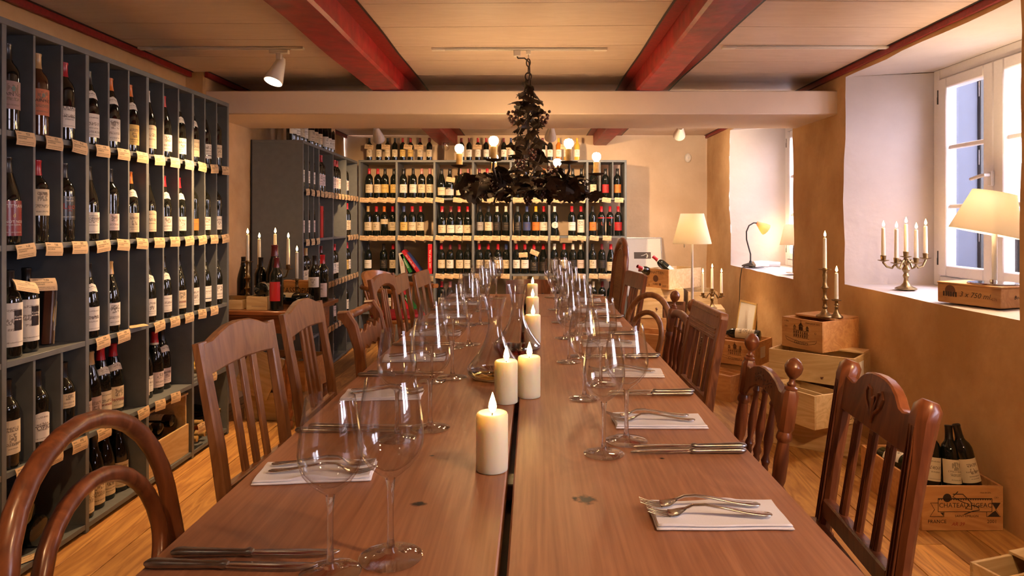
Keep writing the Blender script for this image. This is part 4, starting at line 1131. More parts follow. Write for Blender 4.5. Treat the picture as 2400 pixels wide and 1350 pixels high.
def knife_parts():
    m = MB()
    pts = [(-0.002,0,0.0062),(0.004,0,0.0064),(0.010,0,0.0058),(0.05,0,0.0062),(0.085,0,0.0068),(0.098,0,0.0070),(0.106,0,0.0068),(0.111,0,0.0066)]
    m.bar(pts, [0.010,0.0145,0.0105,0.0135,0.0160,0.0175,0.0150,0.0070], [0.008,0.0112,0.0085,0.0095,0.0105,0.0110,0.0095,0.0050], xa=(0,1,0), c=0.32)
    h = m.mesh('knife_handle', 'silver_dull', 50)
    m = MB()
    m.bar([(-0.002,0,0.0060),(-0.03,0.0005,0.0060),(-0.07,0.001,0.0058),(-0.10,0.0005,0.0056),(-0.116,-0.002,0.0055),(-0.122,-0.0045,0.0055)],
          [0.0135,0.0165,0.0180,0.0170,0.0110,0.0025], [0.0026,0.0022,0.0018,0.0016,0.0013,0.0010], xa=(0,1,0), c=0.2)
    b = m.mesh('knife_blade', 'silver', 50)
    return h, b
KNIFE = knife_parts()
def fork(label, x, y, rz, z=TZ):
    f = thing('dinner_fork', label, 'fork', (x, y, z), rz, 'forks on the napkins'); f.scale = (0.94, 1, 1)
    put('fork_handle', FORK[0], f); put('fork_head', FORK[1], f)
def knife(label, x, y, rz):
    f = thing('dinner_knife', label, 'knife', (x, y, TZ), rz, 'knives on the table')
    put('knife_handle', KNIFE[0], f); put('knife_blade', KNIFE[1], f)
def napkin(label, x, y, rz, seed):
    n = thing('folded_napkin', label, 'napkin', (x, y, TZ+0.0006), rz, 'folded white napkins')
    for layer in range(2):
        w, d = 0.205 - 0.004*layer, 0.094 - 0.004*layer
        z0 = 0.0045*layer
        def fn(u, v, w=w, d=d, z0=z0, layer=layer):
            x_ = (u-0.5)*w; y_ = (v-0.5)*d
            nz = noise.noise(Vector((x_*14+seed, y_*16, layer+seed)))
            y_ += 0.004*noise.noise(Vector((x_*9, seed, v*3)))*(abs(v-0.5)*2)
            x_ += 0.004*noise.noise(Vector((seed, y_*20, u*3)))*(abs(u-0.5)*2)
            lift = 0.0012 + 0.0022*nz*(1 if layer else 0.4)
            if layer and v > 0.8: lift += 0.010*max(0, noise.noise(Vector((u*3.1+seed*2, 4.2, 0))))*(v-0.8)/0.2
            return (x_, y_, z0 + 0.0032 + lift)
        m = MB()
        nu, nv = 24, 14
        m.grid(fn, nu, nv)
        # rolled edge and underside
        def low(u, v): 
            p = fn(u, v); return (p[0]*0.99, p[1]*0.985, z0 + 0.0001)
        m.grid(lambda u, v: low(1-u, v), nu, nv)
        edge = [(i/nu, 0.0) for i in range(nu)] + [(1.0, j/nv) for j in range(nv)] + [(1-i/nu, 1.0) for i in range(nu)] + [(0.0, 1-j/nv) for j in range(nv)]
        vs = []; fs = []; ne = len(edge)
        for u, v in edge:
            p = fn(u, v); q = low(u, v); mid = ((p[0]+q[0])/2 + 0.0022*(1 if u == 1 else -1 if u == 0 else 0), (p[1]+q[1])/2 + 0.0022*(1 if v == 1 else -1 if v == 0 else 0), (p[2]+q[2])/2)
            vs += [p, mid, q]
        for i in range(ne):
            j = (i+1) % ne
            for k in range(2): fs.append((i*3+k, j*3+k, j*3+k+1, i*3+k+1)[::-1])
        m.add(vs, fs)
        m.obj('napkin_fold', 'napkin_cloth', n, angle=70)
rn = [1.077, 1.577, 2.077, 2.56, 3.03, 3.50, 3.95]
rk = [1.385, 1.835, 2.33, 2.80, 3.28, 3.74, 4.18]
for k in range(7):
    y = rn[k]; s = 'window side'
    napkin('folded white napkin, %s place along the %s of the table' % (ORD[k], s), 0.292, y, R(-2+random.uniform(-2, 2)), 3.1*k+1)
    fork('silver fork on the %s napkin, %s of the table, camera end' % (ORD[k], s), 0.268, y-0.016, R(-3), TZ+0.0105)
    fork('silver fork on the %s napkin, %s of the table, far end' % (ORD[k], s), 0.262, y+0.020, R(-2), TZ+0.0105)
    knife('silver knife, %s pair on the %s of the table, camera end' % (ORD[k], s), 0.318, rk[k]-0.014, R(1))
    knife('silver knife, %s pair on the %s of the table, far end' % (ORD[k], s), 0.328, rk[k]+0.016, R(0))
ln_ = [1.262, 1.818, 2.30, 2.80, 3.30, 3.80, 4.20]
lk = [0.935, 1.52, 2.06, 2.56, 3.05, 3.55, 4.05]
for k in range(7):
    y = ln_[k]; s = 'bottle-rack side'
    napkin('folded white napkin, %s place along the %s of the table' % (ORD[k], s), -0.398, y, R(180+4+random.uniform(-3, 3)), 5.3*k+2)
    fork('silver fork on the %s napkin, %s of the table, camera end' % (ORD[k], s), -0.376, y-0.020, R(180+2), TZ+0.0105)
    fork('silver fork on the %s napkin, %s of the table, far end' % (ORD[k], s), -0.384, y+0.018, R(180+3), TZ+0.0105)
    knife('silver knife, %s pair on the %s of the table, camera end' % (ORD[k], s), -0.412, lk[k]-0.016, R(180-1))
    knife('silver knife, %s pair on the %s of the table, far end' % (ORD[k], s), -0.392, lk[k]+0.018, R(180+1))
# ------------------------------------------------------------------ chairs (local frame: front = +Y, width = X)
def by(z, y0=-0.19, lean=0.16): return y0 - max(0.0, z-0.45)*lean
def base(c, mat, w=0.40, d=0.38, sz=0.45, leg=0.034, turned=False, seat=True, seatmat=None, yb=-0.19):
    if seat:
        MB().prism([(-w/2-0.01,-d/2),(w/2+0.01,-d/2),(w/2+0.02,d/2-0.03),(w/2-0.01,d/2),(-w/2+0.01,d/2),(-w/2-0.02,d/2-0.03)], -0.012, 0.012, b=0.005,
                   M=Matrix.Translation((0,0,sz-0.008)) @ Matrix.Rotation(R(-90), 4, 'X')).obj('seat', seatmat or mat, c)
    MB().box(-w/2+0.01, w/2-0.01, d/2-0.035, d/2-0.013, sz-0.085, sz-0.021, 0.003).box(-w/2+0.01, w/2-0.01, -d/2+0.013, -d/2+0.033, sz-0.085, sz-0.021, 0.003)\
        .box(-w/2+0.004, -w/2+0.024, -d/2+0.02, d/2-0.02, sz-0.085, sz-0.021, 0.003).box(w/2-0.024, w/2-0.004, -d/2+0.02, d/2-0.02, sz-0.085, sz-0.021, 0.003).obj('seat_frame', mat, c)
    for s in (-1, 1):
        x = s*(w/2-0.02)
        if turned:
            MB().turned((x, d/2-0.03, 0), (x, d/2-0.03, sz-0.021), [(0,0.012),(0.05,0.016),(0.3,0.017),(0.34,0.022),(0.38,0.016),(0.6,0.021),(0.72,0.023),(0.76,0.018),(0.80,0.024),(1,0.024)], 12).obj('leg', mat, c)
        else:
            MB().bar([(x, d/2-0.025, 0), (x, d/2-0.03, sz-0.021)], [leg*0.75, leg], [leg*0.75, leg]).obj('leg', mat, c)
        MB().bar([(x, -d/2-0.05, 0), (x, yb-0.005, sz*0.55), (x, yb, sz-0.021)], leg, [leg*0.9, leg, leg]).obj('leg', mat, c)
    MB().bar([(-w/2+0.02, 0.0, 0.17), (w/2-0.02, 0.0, 0.17)], 0.018, 0.024, xa=(0,1,0)).obj('stretcher', mat, c)
    for s in (-1, 1):
        MB().bar([(s*(w/2-0.02), -d/2-0.01, 0.17), (s*(w/2-0.02), d/2-0.03, 0.17)], 0.018, 0.024, xa=(1,0,0)).obj('stretcher', mat, c)
def posts(c, mat, w, top, t=0.034, dp=0.03, lean=0.16, y0=-0.19, wt=None, z0=0.425):
    for s in (-1, 1):
        x = s*(w/2-0.02)
        x1 = s*((wt or w)/2-0.02)
        MB().bar([(x, by(z0, y0, lean), z0), ((x+x1)/2, by((z0+top)/2, y0, lean*0.9), (z0+top)/2), (x1, by(top, y0, lean), top)], [t, t, t*0.92], [dp, dp, dp*0.85]).obj('back_post', mat, c)
def crest_curve(c, mat, outline, zc, y, t=0.022, lean=0.16, name='crest_rail'):
    """outline in (x, z - zc); tilted with the back"""
    M = Matrix.Translation((0, y, zc)) @ Matrix.Rotation(math.atan(lean), 4, 'X')
    return MB().prism(outline, -t/2, t/2, M=M, b=0.004).obj(name, mat, c)
def chair(label, x, y, rz, group='mixed chairs around the long table', cls='dining_chair'):
    return thing(cls, label, 'chair', (x, y, 0), R(rz), group)

def slat_chair(label, x, y, rz, mat, top=0.94, w=0.42, n=3, gap=0.062, crest='camel', lean=0.16, slat=0.026):
    c = chair(label, x, y, rz)
    base(c, mat, w=w)
    posts(c, mat, w, top-0.012, t=0.036, dp=0.026, lean=lean, wt=w+0.02)
    hw = w/2-0.008
    zc = top-0.06
    if crest == 'camel':
        ol = [(-hw,-0.035),(-hw*0.5,-0.028),(0,-0.024),(hw*0.5,-0.028),(hw,-0.035),(hw,0.046),(hw*0.78,0.048),(hw*0.55,0.062),(hw*0.3,0.074),(0,0.078),(-hw*0.3,0.074),(-hw*0.55,0.062),(-hw*0.78,0.048),(-hw,0.046)]
    elif crest == 'arch':
        ol = [(-hw,-0.06),(-hw*0.75,-0.02),(-hw*0.4,0.0),(0,0.006),(hw*0.4,0.0),(hw*0.75,-0.02),(hw,-0.06),(hw,0.03),(hw*0.7,0.05),(hw*0.35,0.058),(0,0.06),(-hw*0.35,0.058),(-hw*0.7,0.05),(-hw,0.03)]
    else:
        ol = [(-hw,-0.04),(hw,-0.04),(hw,0.05),(hw*0.9,0.058),(-hw*0.9,0.058),(-hw,0.05)]
    crest_curve(c, mat, ol, zc, by(zc, lean=lean), 0.024, lean)
    zl = 0.56
    MB().bar([(-w/2+0.03, by(zl, lean=lean), zl), (w/2-0.03, by(zl, lean=lean), zl)], 0.05, 0.022, xa=(0,0,1)).obj('lower_rail', mat, c)
    for k in range(n):
        xx = (k-(n-1)/2)*gap
        MB().bar([(xx, by(zl+0.02, lean=lean), zl+0.02), (xx, by(zc-0.02, lean=lean), zc-0.02)], slat, 0.010).obj('slat', mat, c)
    return c
# bottle-rack side, facing +X  (rotation -90)
slat_chair('brown three-slat chair with camel-back crest, closest slatted chair to the side-wall rack', -0.525, 1.81, -90-4, 'chair_light', 0.945, 0.385)
slat_chair('brown slatted chair with camel-back crest in front of the small desk', -0.545, 2.40, -90, 'chair_light', 0.935, 0.385, gap=0.045, slat=0.020)
slat_chair('arched-crest chair with three close slats beside the red-seated armchair', -0.50, 3.46, -90-3, 'chair_brown', 0.955, 0.42, gap=0.034, crest='arch', slat=0.020)
c6 = slat_chair('square-crested oak chair in front of the red-seated armchair', -0.505, 3.93, -90, 'chair_light', 0.915, 0.40, n=1, crest='flat', slat=0.055)
c7 = slat_chair('square-crested oak chair at the far table corner on the rack side', -0.465, 4.40, -90-4, 'chair_light', 0.90, 0.38, n=1, crest='flat', slat=0.050)

def bentwood(label, x, y, rz, mat, top=0.865, itop=0.755, w=0.235, r=0.0185, lean=0.2):
    c = chair(label, x, y, rz, cls='bentwood_chair')
    MB().lathe([(0.001,0.435),(0.17,0.435),(0.205,0.44),(0.21,0.45),(0.205,0.462),(0.17,0.458),(0.001,0.455)], 36).obj('seat', mat, c)
    def hoop(hw, zt, z0, hb, name, rr):
        pts = []
        for i in range(29):
            t = i/28; a = math.pi*(1-t)
            if t < 0.25 or t > 0.75:
                q = (t if t < 0.25 else 1-t)/0.25
                s = -1 if t < 0.5 else 1
                xx = s*(hb + (hw-hb)*math.sin(q*math.pi/2)); z = z0 + (zt-hw*0.85-z0)*q
            else:
                a = math.pi*(1-(t-0.25)/0.5)
                xx = hw*math.cos(a); z = zt - hw*0.85 + hw*0.85*math.sin(a)
            pts.append((xx, by(z, -0.175, lean), z))
        MB().tube(pts, rr, 12).obj(name, mat, c)
    hoop(w, top, 0.0, 0.17, 'outer_hoop', r)
    hoop(w-0.062, itop, 0.44, 0.115, 'inner_hoop', r*0.86)
    for s in (-1, 1):
        MB().tube([(s*0.15, 0.13, 0.44), (s*0.165, 0.16, 0.25), (s*0.175, 0.185, 0.0)], [0.018, 0.016, 0.012], 10).obj('leg', mat, c)
    ring = [(0.155*math.cos(a), 0.155*math.sin(a), 0.25) for a in [2*math.pi*i/28 for i in range(28)]]
    MB().tube(ring, 0.010, 8, closed=True).obj('leg_ring', mat, c)
    return c
bentwood('reddish bentwood chair with double hoop back closest to the side-wall rack', -0.605, 1.31, -90+4, 'chair_wood', 0.842, 0.735, w=0.258)
bentwood('pale brown bentwood chair with double hoop back beside the stacked crates', 0.465, 3.80, 90+26, 'chair_light', 0.80, 0.70, w=0.205, r=0.017)

# chair with turned crest and scrolled splat
c = chair('dark carved chair with turned crest rail and scrolled posts', -0.485, 3.00, -92)
base(c, 'chair_brown', w=0.43, turned=True)
for s in (-1, 1):
    x = s*0.195
    pts = [(x, by(0.425), 0.425), (x, by(0.55), 0.55), (x, by(0.70)+0.006, 0.70), (x, by(0.79)-0.006, 0.79), (x, by(0.835)-0.03, 0.835), (x, by(0.85)-0.055, 0.835)]
    MB().bar(pts, [0.034,0.034,0.032,0.030,0.032,0.030], [0.036,0.046,0.040,0.046,0.05,0.034], c=0.25).obj('back_post', 'chair_brown', c)
MB().turned((-0.185, by(0.84)-0.028, 0.828), (0.185, by(0.84)-0.028, 0.828), [(0,0.013),(0.12,0.012),(0.14,0.017),(0.17,0.012),(0.25,0.019),(0.45,0.015),(0.47,0.019),(0.53,0.019),(0.55,0.015),(0.75,0.019),(0.83,0.012),(0.86,0.017),(0.88,0.012),(1,0.013)], 12).obj('crest_rail', 'chair_brown', c)
ol = [(-0.175,-0.045),(-0.13,-0.05),(-0.09,-0.03),(-0.05,-0.052),(0,-0.035),(0.05,-0.052),(0.09,-0.03),(0.13,-0.05),(0.175,-0.045),(0.175,0.05),(0.14,0.03),(0.115,0.045),(0.095,0.022),(0.05,0.03),(0.03,0.052),(0,0.036),(-0.03,0.052),(-0.05,0.03),(-0.095,0.022),(-0.115,0.045),(-0.14,0.03),(-0.175,0.05)]
crest_curve(c, 'chair_brown', ol, 0.725, by(0.725), 0.020, name='carved_splat')
crest_curve(c, 'chair_brown', [(p, q*0.8) for p, q in ol], 0.53, by(0.53), 0.020, name='carved_splat')

# window side, facing -X (rotation +90) -----------------------------------
c = chair('dark chair with carved tulip crest and reeded slats closest to the window', 0.545, 1.575, 90-4)
mt = 'chair_wood'
base(c, mt, w=0.43, leg=0.042)
for s in (-1, 1):
    x = s*0.196
    pts = [(x, by(0.425), 0.425), (x, by(0.6), 0.6), (x, by(0.75), 0.75), (x, by(0.83), 0.83), (x, by(0.855)-0.004, 0.855), (x, by(0.870)-0.006, 0.868)]
    MB().bar(pts, [0.048,0.048,0.050,0.056,0.052,0.030], [0.030,0.032,0.036,0.048,0.048,0.030], c=0.3).obj('back_post', mt, c)
    for k in (-1, 0, 1):
        MB().bar([(x+k*0.011, by(0.46)+0.016, 0.46), (x+k*0.011, by(0.82)+0.022, 0.82)], 0.004, 0.004).obj('reeding', mt, c)
hw = 0.178
ol = [(-hw,-0.052),(hw,-0.052),(hw,0.035),(hw*0.74,0.028),(hw*0.64,0.032),(hw*0.52,0.052),(hw*0.38,0.066),(hw*0.2,0.074),(0,0.076),(-hw*0.2,0.074),(-hw*0.38,0.066),(-hw*0.52,0.052),(-hw*0.64,0.032),(-hw*0.74,0.028),(-hw,0.035)]
cr_ = crest_curve(c, mt, ol, 0.80, by(0.80), 0.026)
M = Matrix.Translation((0, by(0.80), 0.80)) @ Matrix.Rotation(math.atan(0.16), 4, 'X')
for side in (-1, 1):       # carved tulip on both faces
    m = MB()
    for s in (-1, 1):
        cur = [(0, -0.034), (s*0.010, -0.012), (s*0.036, 0.008), (s*0.044, 0.028), (s*0.034, 0.042), (s*0.018, 0.036), (s*0.016, 0.022)]
        m.tube([M @ Vector((a, side*0.0135, b)) for a, b in cur], [0.004,0.0045,0.0045,0.004,0.004,0.0035,0.0025], 8)
        cur = [(s*0.003, -0.02), (s*0.010, 0.004), (s*0.014, 0.022)]
        m.tube([M @ Vector((a, side*0.0135, b)) for a, b in cur], [0.003,0.004,0.002], 8)
    m.tube([M @ Vector((0, side*0.0135, b)) for b in (-0.03, -0.005, 0.020, 0.026)], [0.003, 0.005, 0.008, 0.003], 8)
    m.obj('carved_tulip', mt, c)
zl = 0.495
MB().bar([(-0.176, by(zl), zl), (0.176, by(zl), zl)], 0.05, 0.028, xa=(0,0,1)).obj('lower_rail', mt, c)
for k in range(3):
    xx = (k-1)*0.088
    MB().bar([(xx, by(0.515), 0.515), (xx, by(0.75), 0.755)], 0.028, 0.014, c=0.3).obj('slat', mt, c)
    for q in (-1, 0, 1):
        MB().bar([(xx+q*0.007, by(0.52)+0.0075, 0.52), (xx+q*0.007, by(0.74)+0.0075, 0.74)], 0.003, 0.003).obj('reeding', mt, c)

def finial_chair(label, x, y, rz, mat, top=0.83, w=0.41, crest='plate'):
    c = chair(label, x, y, rz)
    base(c, mat, w=w, turned=True)
    ln = 0.14
    for s in (-1, 1):
        xx = s*(w/2-0.02); zb = top-0.085
        P = lambda z: (xx, by(z, lean=ln), z)
        MB().turned(P(0.43), P(zb-0.115), [(0,0.019),(0.08,0.021),(0.12,0.015),(0.17,0.022),(0.22,0.022),(0.26,0.015),(0.34,0.019),(0.62,0.020),(0.86,0.016),(0.90,0.022),(0.94,0.022),(1,0.018)], 14).obj('back_post', mat, c)
        MB().bar([P(zb-0.117), P(zb-0.105), P(zb-0.01), P(zb+0.002)], [0.030,0.042,0.042,0.030], [0.030,0.042,0.042,0.030], c=0.25).obj('post_block', mat, c)
        MB().turned(P(zb), P(top+0.008), [(0,0.014),(0.04,0.018),(0.10,0.018),(0.14,0.011),(0.20,0.013),(0.27,0.008),(0.36,0.008),(0.42,0.014),(0.55,0.0225),(0.66,0.0245),(0.72,0.0255),(0.75,0.0245),(0.88,0.019),(0.97,0.009),(1,0.001)], 18).obj('ball_finial', mat, c)
    hw = w/2-0.038; zc = top-0.14
    if crest == 'plate':
        ol = [(-hw,-0.05),(-hw*0.86,-0.052),(-hw*0.66,-0.02),(-hw*0.35,0.004),(0,0.010),(hw*0.35,0.004),(hw*0.66,-0.02),(hw*0.86,-0.052),(hw,-0.05),(hw,0.042),(hw*0.8,0.042),(hw*0.6,0.058),(hw*0.3,0.070),(0,0.074),(-hw*0.3,0.070),(-hw*0.6,0.058),(-hw*0.8,0.042),(-hw,0.042)]
        crest_curve(c, mat, ol, zc, by(zc, lean=ln), 0.024, ln)
        M = Matrix.Translation((0, by(zc, lean=ln), zc)) @ Matrix.Rotation(math.atan(ln), 4, 'X')
        for side in (-1, 1):
            m = MB(); rr = random.Random(5)
            m.tube([M @ Vector((a, side*0.0122, 0.036+0.008*math.sin(a*60))) for a in [-0.08+0.16*i/16 for i in range(17)]], 0.0016, 6)
            for i in range(14):
                a = -0.08+0.16*i/13; b = 0.036+0.008*math.sin(a*60) + (0.010 if i % 2 else -0.010)
                m.lathe([(0.0005,-0.0012),(0.0042,-0.0004),(0.0030,0.0010),(0.0003,0.0014)], 6, M=M @ Matrix.Translation((a, side*0.0122, b)) @ Matrix.Rotation(R(90*side), 4, 'X'))
            m.obj('carved_vine', 'chair_dark', c)
        ztop = zc + 0.045
    else:
        pts = [(-hw-0.01, by(zc+0.02, lean=ln), zc+0.02), (-hw*0.6, by(zc+0.04, lean=ln), zc+0.045), (0, by(zc+0.05, lean=ln), zc+0.052), (hw*0.6, by(zc+0.04, lean=ln), zc+0.045), (hw+0.01, by(zc+0.02, lean=ln), zc+0.02)]
        MB().tube(pts, [0.014,0.019,0.020,0.019,0.014], 10).obj('crest_rail', mat, c)
        ztop = zc + 0.03
    zl = 0.462
    MB().bar([(-w/2+0.03, by(zl, lean=ln), zl), (w/2-0.03, by(zl, lean=ln), zl)], 0.034, 0.022, xa=(0,0,1)).obj('lower_rail', mat, c)
    for k in range(3):
        xx = (k-1)*0.085
        zt = ztop - (0.018 if crest == 'plate' and k != 1 else 0)
        MB().turned((xx, by(zl+0.01, lean=ln), zl+0.01), (xx, by(zt, lean=ln), zt), [(0,0.009),(0.06,0.012),(0.10,0.009),(0.15,0.014),(0.22,0.008),(0.40,0.0145),(0.55,0.012),(0.70,0.009),(0.80,0.009),(0.83,0.013),(0.87,0.009),(1,0.007)], 12).obj('spindle', mat, c)
    return c
finial_chair('brown chair with ball finials, carved vine crest and turned spindles', 0.50, 2.13, 90-2, 'chair_wood', 0.835, 0.45)
finial_chair('brown spindle-back chair with ball finials beside the stacked crates', 0.475, 3.26, 90, 'chair_wood', 0.865, 0.42, crest='rail')

c = chair('oak chair with panelled crest and narrow carved splat between finial chairs', 0.45, 2.76, 90+1)
mt = 'chair_brown'
base(c, mt, w=0.45, leg=0.04)
posts(c, mt, 0.45, 0.855, t=0.045, dp=0.034, wt=0.44, lean=0.18)
hw = 0.20
crest_curve(c, mt, [(-hw-0.012,-0.055),(hw+0.012,-0.055),(hw+0.014,0.040),(hw+0.004,0.054),(-hw-0.004,0.054),(-hw-0.014,0.040)], 0.825, by(0.825, lean=0.18), 0.032, 0.18)
M = Matrix.Translation((0, by(0.825, lean=0.18), 0.825)) @ Matrix.Rotation(math.atan(0.18), 4, 'X')
for side in (-1, 1):
    for zz in (-0.042, -0.026, -0.012, 0.036):
        MB().tube([M @ Vector((-hw+0.015, side*0.0165, zz)), M @ Vector((hw-0.015, side*0.0165, zz))], 0.0042, 6).obj('molding', mt, c)
MB().bar([(-0.19, by(0.54), 0.54), (0.19, by(0.54), 0.54)], 0.05, 0.024, xa=(0,0,1)).obj('lower_rail', mt, c)
MB().bar([(0, by(0.55, lean=0.18), 0.55), (0, by(0.78, lean=0.18), 0.79)], 0.075, 0.014).obj('splat', mt, c)
m = MB()
for i in range(6):
    zz = 0.69 + 0.012*i
    m.lathe([(0.0005,-0.002),(0.012-0.0012*i,0.0),(0.004,0.003),(0.0003,0.004)], 8, M=Matrix.Translation((0, by(zz, lean=0.18)+0.0075, zz)) @ Matrix.Rotation(R(-90), 4, 'X'))
m.obj('carved_leaf', 'chair_dark', c)
for s in (-1, 1):
    MB().bar([(s*0.105, by(0.55, lean=0.18), 0.55), (s*0.105, by(0.78, lean=0.18), 0.79)], 0.03, 0.014).obj('slat', mt, c)

slat_chair('dark plain slatted chair between bentwood and cane-back chairs', 0.40, 4.29, 90+8, 'chair_wood', 0.90, 0.40, n=4, gap=0.044, crest='flat', slat=0.022)
# tall cane-back chair
c = chair('tall cane-backed chair with rounded top at the far window-side corner', 0.38, 4.78, 90+4, cls='cane_chair')
mt = 'chair_wood'
base(c, mt, w=0.40)
def hoopz(hw, zt, z0, n=26):
    pts = []
    for i in range(n+1):
        t = i/n
        if t < 0.3: pts.append((-hw, z0 + (zt-hw-z0)*t/0.3))
        elif t > 0.7: pts.append((hw, z0 + (zt-hw-z0)*(1-t)/0.3))
        else:
            a = math.pi*(1-(t-0.3)/0.4); pts.append((hw*math.cos(a), zt-hw+hw*math.sin(a)))
    return pts
MB().tube([(a, by(z, lean=0.10), z) for a, z in hoopz(0.185, 1.085, 0.425)], 0.021, 10).obj('back_hoop', mt, c)
MB().tube([(a, by(z, lean=0.10), z) for a, z in hoopz(0.145, 1.03, 0.56)], 0.009, 8).obj('inner_hoop', mt, c)
MB().prism([(a, z) for a, z in hoopz(0.145, 1.03-0.56, 0.0)], -0.0025, 0.0025, M=Matrix.Translation((0, by(0.56, lean=0.10), 0.56)) @ Matrix.Rotation(math.atan(0.10), 4, 'X')).obj('cane_panel', 'cane', c)
m = MB()
for i in range(36):
    z = 0.575 + 0.0122*i
    hw = 0.143 if z < 0.885 else math.sqrt(max(0.0, 0.143**2-(z-0.885)**2))
    if hw > 0.01: m.box(-hw, hw, by(z, lean=0.10)-0.0045, by(z, lean=0.10)+0.0045, z, z+0.005)
m.obj('cane_weave', 'cane', c)
# chair at the head of the table
c = chair('dark chair with wide curved crest at the far head of the table', -0.01, 4.52, 180)
mt = 'chair_dark'
base(c, mt, w=0.36)
m = MB()
def hc(u, v):
    a = (u-0.5)*1.5
    z = 0.70 + (0.805-0.70)*v + 0.012*math.cos(a*1.8)*(v-0.3)
    rr = 0.26
    return (rr*math.sin(a)*0.98, -0.10 - rr*math.cos(a)*0.5 - 0.02*v, z)
m.grid(hc, 16, 4)
m.grid(lambda u, v: tuple(p + q for p, q in zip(hc(1-u, v), (0, -0.02, 0))), 16, 4)
m.grid(lambda u, v: tuple(p + q for p, q in zip(hc(u, 1.0), (0, -0.02*v, 0))), 16, 1)
m.obj('crest_rail', 'chair_wood', c)
for xx in (-0.15, -0.075, 0, 0.075, 0.15):
    MB().turned((xx, -0.16, 0.44), (xx*1.08, -0.235 + abs(xx)*0.15, 0.72), [(0,0.010),(0.3,0.013),(0.6,0.010),(1,0.008)], 10).obj('spindle', mt, c)

# captain's armchair with red cushion
c = chair('orange wooden captain armchair with red seat cushion before the end-wall rack', -1.10, 5.58, -112, cls='armchair')
mt = 'chair_orange'
for s in (-1, 1):
    for f in (-1, 1):
        MB().turned((s*0.22, f*0.21, 0), (s*0.17, f*0.16, 0.42), [(0,0.013),(0.1,0.018),(0.3,0.020),(0.34,0.026),(0.38,0.019),(0.7,0.026),(1,0.020)], 12).obj('leg', mt, c)
MB().lathe([(0.001,0.405),(0.20,0.405),(0.235,0.413),(0.24,0.428),(0.225,0.44),(0.001,0.435)], 32).obj('seat', mt, c)
MB().lathe([(0.001,0.440),(0.205,0.440),(0.22,0.452),(0.21,0.472),(0.15,0.482),(0.001,0.485)], 32).obj('cushion', 'red_cushion', c)
arm = [(-0.27, 0.20, 0.672), (-0.285, 0.08, 0.675), (-0.275, -0.06, 0.68)] + [(0.275*math.cos(a), -0.06+0.20*math.sin(a), 0.69) for a in [math.pi*(1+i/12) for i in range(1, 12)]] + [(0.275, -0.06, 0.68), (0.285, 0.08, 0.675), (0.27, 0.20, 0.672)]
MB().bar(arm, [0.034]*len(arm), [0.075, 0.06] + [0.056]*(len(arm)-4) + [0.06, 0.075], xa=(0,0,1), c=0.3).obj('arm_rail', mt, c)
def cbk(u, v):
    a = math.pi*(1.12 + 0.76*u); r = 0.275
    e = math.sin(math.pi*u)**0.5
    return (r*math.cos(a), -0.06+(0.205+0.02*v)*math.sin(a), 0.705 + 0.105*v*e)
m = MB(); m.grid(cbk, 18, 4)
m.grid(lambda u, v: (lambda p: (p[0]*0.91, -0.06+(p[1]+0.06)*0.90, p[2]))(cbk(1-u, v)), 18, 4)
m.grid(lambda u, v: (lambda p: (p[0]*(1-0.09*v), -0.06+(p[1]+0.06)*(1-0.10*v), p[2]))(cbk(u, 1)), 18, 1)
m.obj('back_rest', mt, c)
for i in range(9):
    a = math.pi*(0.98+1.04*i/8)
    MB().turned((0.19*math.cos(a), -0.02+0.18*math.sin(a), 0.43), (0.27*math.cos(a), -0.05+0.20*math.sin(a), 0.665), [(0,0.010),(0.25,0.015),(0.5,0.010),(0.55,0.014),(0.6,0.010),(1,0.009)], 10).obj('spindle', mt, c)
# ------------------------------------------------------------------ wooden wine crates
def castle(parent, x, z, w, mat='ink'):
    """little chateau with a ribbon, as stamped on the crate fronts"""
    m = MB()
    def r(a, b, c, d): m.add([(x+a*w, 0, z+c*w), (x+b*w, 0, z+c*w), (x+b*w, 0, z+d*w), (x+a*w, 0, z+d*w)], [(0,1,2,3)])
    def t(a, b, c, d): m.add([(x+a*w, 0, z+c*w), (x+b*w, 0, z+c*w), (x+(a+b)/2*w, 0, z+d*w)], [(0,1,2)])
    for k in range(7): r(-0.33+0.095*k, -0.27+0.095*k, 0.0, 0.10); r(-0.33+0.095*k, -0.27+0.095*k, 0.13, 0.22)
    r(-0.36, 0.36, 0.235, 0.26); r(-0.36, 0.36, -0.03, -0.01); r(-0.36, 0.36, 0.108, 0.122)
    for a in (-0.34, 0.22): r(a, a+0.12, 0.27, 0.34); t(a-0.02, a+0.14, 0.35, 0.46)
    r(-0.09, 0.09, 0.27, 0.40); t(-0.12, 0.12, 0.41, 0.56); r(-0.012, 0.012, 0.56, 0.64)
    m.obj('stamped_castle', mat, parent, angle=0)
    m = MB()
    for off in (0.0, 0.105):
        m.tube([(x + w*(-0.62+1.24*i/14), 0.0004, z + w*(-0.06 - off - 0.10*math.sin(math.pi*i/14))) for i in range(15)], w*0.008, 4)
    for s in (-1, 1):
        m.tube([(x+s*w*0.62, 0.0004, z-w*0.06), (x+s*w*0.70, 0.0004, z-w*0.02), (x+s*w*0.66, 0.0004, z-w*0.12), (x+s*w*0.62, 0.0004, z-w*0.165)], w*0.008, 4)
    m.obj('stamped_ribbon', mat, parent)
